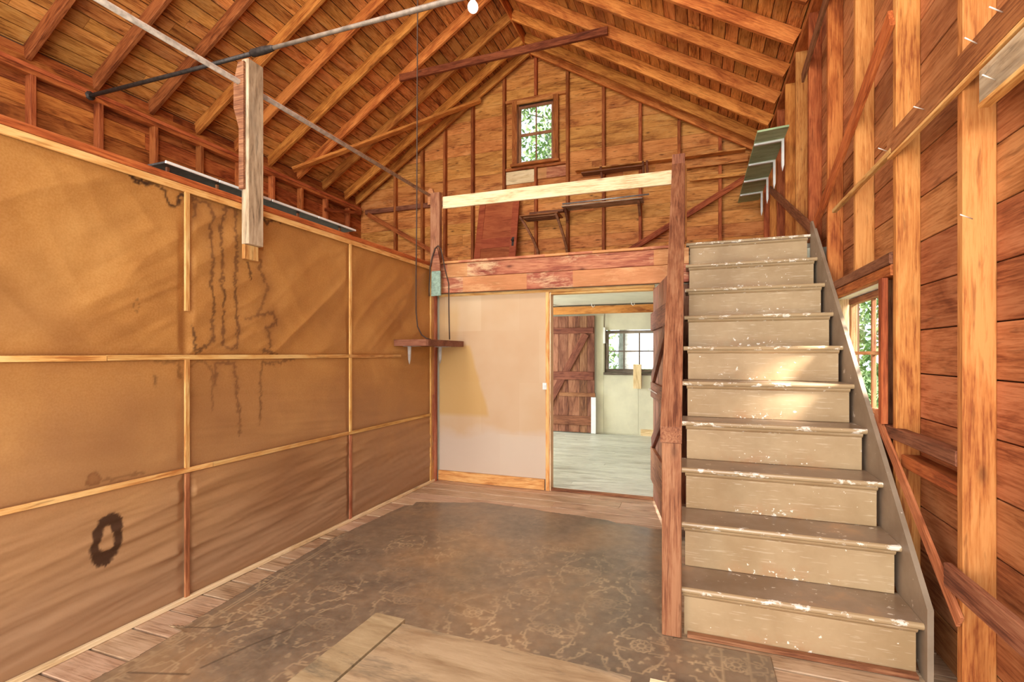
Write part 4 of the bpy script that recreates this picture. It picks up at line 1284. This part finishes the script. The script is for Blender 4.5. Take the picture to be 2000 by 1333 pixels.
prn = random.Random(4)
for iy, cy in enumerate(np.arange(1.0, 4.1, 0.34)):
    for cx in np.arange(-2.35 + (iy % 2) * 0.21, 0.3, 0.42):
        cx_, cy_ = cx + prn.uniform(-.02, .02), cy + prn.uniform(-.02, .02)
        motif_flower(cx_, cy_, 0.050, 10)
        for k in range(4):         # curling stems with leaves
            a = math.pi / 4 + k * math.pi / 2 + prn.uniform(-.2, .2)
            pts = []
            for s_ in range(7):
                rr = 0.06 + s_ * 0.021
                aa = a + 0.5 * math.sin(s_ * 0.8) * (1 if k % 2 else -1)
                pts.append((cx_ + rr * math.cos(aa), cy_ + rr * math.sin(aa)))
            motif_curve(pts, 0.0042, 0.8)
            for s_ in (2, 4, 6):
                bx_, by_ = pts[s_]
                for sg in (-1, 1):
                    la = a + sg * 0.9
                    motif_curve([(bx_, by_), (bx_ + 0.022 * math.cos(la) , by_ + 0.022 * math.sin(la)), (bx_ + 0.034 * math.cos(la + 0.7 * sg), by_ + 0.034 * math.sin(la + 0.7 * sg))], 0.0040, 0.85)
        for k in range(20):         # small commas
            ux, uy = cx_ + prn.uniform(-.2, .2), cy_ + prn.uniform(-.16, .16)
            a = prn.uniform(0, 6.28)
            motif_curve([(ux, uy), (ux + .012 * math.cos(a), uy + .012 * math.sin(a)), (ux + .018 * math.cos(a + 1.2), uy + .018 * math.sin(a + 1.2))], 0.0055, 0.9)
brd = (A < left + 0.25) | (A > 0.08)
pat = pat * np.where(inner | brd, 1, 0.35)
worn = np.clip(fbm(A * 2.2, B * 2.2, 77) * 3.0 - 0.7, 0.25, 1) * (0.6 + 0.4 * vnoise(A * 60, B * 60, 8))
far_w = np.clip((4.0 - B) / 1.0, 0.45, 1)
pat = pat * worn * far_w
dark = np.zeros_like(A)
for pts in ([(-2.36, 1.75), (-2.22, 1.80), (-2.16, 1.90)], [(-1.99, 1.55), (-1.93, 1.75), (-1.86, 1.92)], [(-2.25, 1.42), (-2.0, 1.50)]):
    dark = np.maximum(dark, line(seg_dist(A, B, pts), 0.006))
dark = np.maximum(dark, 0.5 * np.clip(fbm(A * 1.6, B * 1.6, 55) * 2.6 - 1.4, 0, 1))
zz = 0.004 + 0.003 * fbm(A * 2.5, B * 2.5, 17)
lift = np.exp(-((A - left) / 0.03) ** 2) * 0.006 * fbm(A * 6, B * 6, 3)
rug = grid_obj('floor_covering', np.stack([A, B, zz + lift], -1), 'rug', None, {'pattern': pat, 'dark': dark}, keep)
props(rug, 'worn brown floor covering with faint floral print and ragged edges', 'rug')
rug.modifiers.new('thick', 'SOLIDIFY').thickness = 0.003

# ------------------------------------------------------------------ WORKBENCH at the bottom of the frame
wt = empty('workbench', (-0.37, 0.6, 0), 'dusty tan wooden bench top in the foreground, cut by the bottom edge', 'bench')
def rot(p):  # bench stands very slightly turned
    a = math.radians(-1.2)
    x, y = p[0] + 0.37, p[1] - 0.7
    return (x * math.cos(a) - y * math.sin(a) - 0.37, x * math.sin(a) + y * math.cos(a) + 0.7)
def slabt(nm, x0, x1, y0, y1, m, z0=0.725, z1=0.75):
    q = [rot(p) for p in ((x0, y0), (x1, y0), (x1, y1), (x0, y1))]
    c = ((x0 + x1) / 2, (y0 + y1) / 2)
    return prism(nm, [(a, b, z0) for a, b in q], (0, 0, z1 - z0), m, wt)
slabt('end_batten', -0.700, -0.622, 0.25, 0.970, 'bench', 0.722, 0.752)
slabt('top_board', -0.618, -0.118, 0.25, 0.955, 'bench')
slabt('side_block', -0.085, -0.010, 0.25, 0.960, 'pale', 0.722, 0.752)
slabt('apron', -0.66, -0.03, 0.90, 0.925, 'red', 0.62, 0.72)
slabt('apron', -0.66, -0.03, 0.29, 0.315, 'red', 0.62, 0.72)
for lx in (-0.66, -0.09):
    for ly in (0.30, 0.86):
        slabt('leg', lx, lx + 0.06, ly, ly + 0.06, 'red', 0.007, 0.72)

# ------------------------------------------------------------------ LOOSE BOARDS by the right wall
lb1 = board('loose_board', (XR - 0.008, 3.22, 1.03), (XR - 0.008, 2.30, 0.36), 0.062, 0.012, (1, 0, 0), 'side', None)
props(lb1, 'long narrow board leaning down beside the stair stringer under the window', 'board')
lb2 = board('horizontal_board', (XR - 0.016, 2.375, 0.505), (XR - 0.016, 1.2, 0.515), 0.092, 0.026, (1, 0, 0), 'red', None)
props(lb2, 'scuffed red-brown board fixed level across the nearest stud, lower right', 'board')
blk = boxx('window_prop', (-0.975, 8.42, 0.78), (-0.845, 8.455, 1.18), 'pale', None, axis=2)
props(blk, 'short pale wood block standing against the sill of the small paned window', 'wood block')
# glass jar pieces / clutter on the window sill
for i, (yy, xx, r_) in enumerate(((3.50, 0.985, 0.030), (3.62, 0.980, 0.026))):
    o = tube('sill_dish', [(xx, yy, 0.956), (xx, yy, 0.962), (xx, yy, 0.985), (xx, yy, 0.99)], [r_ * 0.7, r_, r_ * 1.25, r_ * 1.2], 'white' if i else 'metalgrey', None, seg=14)
    props(o, ['small grey dish on the sill of the right window, nearer the camera', 'small white dish on the sill of the right window, farther from the camera'][i], 'dish')

# ------------------------------------------------------------------ OUTSIDE
gd = boxes_mesh('ground', [((-40, -20, -0.6), (40, 60, -0.35))], 'ground', kind='structure')


def tree(x, y, h, r, crown, ccz, label, nleaf=6000, leafsz=0.08, dense=1.0):
    t_ = empty('tree', (x, y, -0.35), label, 'tree')
    pts = [(x, y, -0.4), (x + 0.03, y, 0.2), (x, y, 1.5), (x + 0.1, y, h * 0.5), (x, y + 0.1, h)]
    tr0 = tube('trunk', pts, [r * 1.5, r * 1.08, r, r * 0.7, r * 0.2], 'bark', t_, seg=12)
    # branches
    rr = random.Random(int(x * 31 + y * 7))
    for k in range(5):
        a = rr.uniform(0, 6.28)
        z0 = ccz - crown * 0.5 + k * crown * 0.25
        tube('branch', [(x, y, z0), (x + math.cos(a) * crown * 0.4, y + math.sin(a) * crown * 0.4, z0 + 0.5), (x + math.cos(a) * crown * 0.8, y + math.sin(a) * crown * 0.8, z0 + 0.8)], [r * 0.35, r * 0.2, r * 0.06], 'bark', t_, seg=6)
    g_ = np.random.default_rng(int(abs(x * 100 + y * 10)))
    nc = 26
    cen = g_.normal(0, 1, (nc, 3))
    cen = cen / np.linalg.norm(cen, axis=1)[:, None] * (g_.random((nc, 1)) ** 0.5) * crown * 0.85
    pick = g_.integers(0, nc, nleaf)
    p = cen[pick] + g_.normal(0, crown * 0.20, (nleaf, 3))
    p += np.array([x, y, ccz])
    d1_ = g_.normal(0, 1, (nleaf, 3))
    d1_ /= np.linalg.norm(d1_, axis=1)[:, None]
    d2_ = np.cross(d1_, g_.normal(0, 1, (nleaf, 3)))
    d2_ /= np.linalg.norm(d2_, axis=1)[:, None]
    sz = leafsz * (0.6 + 0.8 * g_.random((nleaf, 1)))
    V = np.stack([p - d1_ * sz, p + d2_ * sz * 0.5, p + d1_ * sz, p - d2_ * sz * 0.5], 1).reshape(-1, 3)
    F_ = np.arange(nleaf * 4).reshape(-1, 4)
    fo = mesh_obj('foliage', [tuple(q) for q in V], [tuple(int(j) for j in q) for q in F_], 'leaf', t_)
    fo['kind'] = 'stuff'
    return t_


tree(-1.55, 12.6, 9.0, 0.27, 1.9, 4.4, 'thick grey barked tree right behind the small paned window', 7000)
tree(-4.9, 17.0, 13.0, 0.2, 3.4, 8.0, 'leafy green tree seen through the gable window', 9000, 0.085)
tree(2.2, 21.5, 9.0, 0.16, 3.4, 2.6, 'low bushy tree behind the thick grey trunk', 8000, 0.10)
tree(-6.5, 24.0, 9.0, 0.16, 3.8, 2.4, 'low bushy tree left of the thick grey trunk', 8000, 0.10)
tree(4.6, 13.5, 9.0, 0.10, 2.9, 2.6, 'leafy tree beyond the right window, farther away', 6000, 0.09)
tree(2.6, 8.6, 7.0, 0.06, 1.2, 2.3, 'slender pale trunked tree just outside the right window', 900, 0.05)
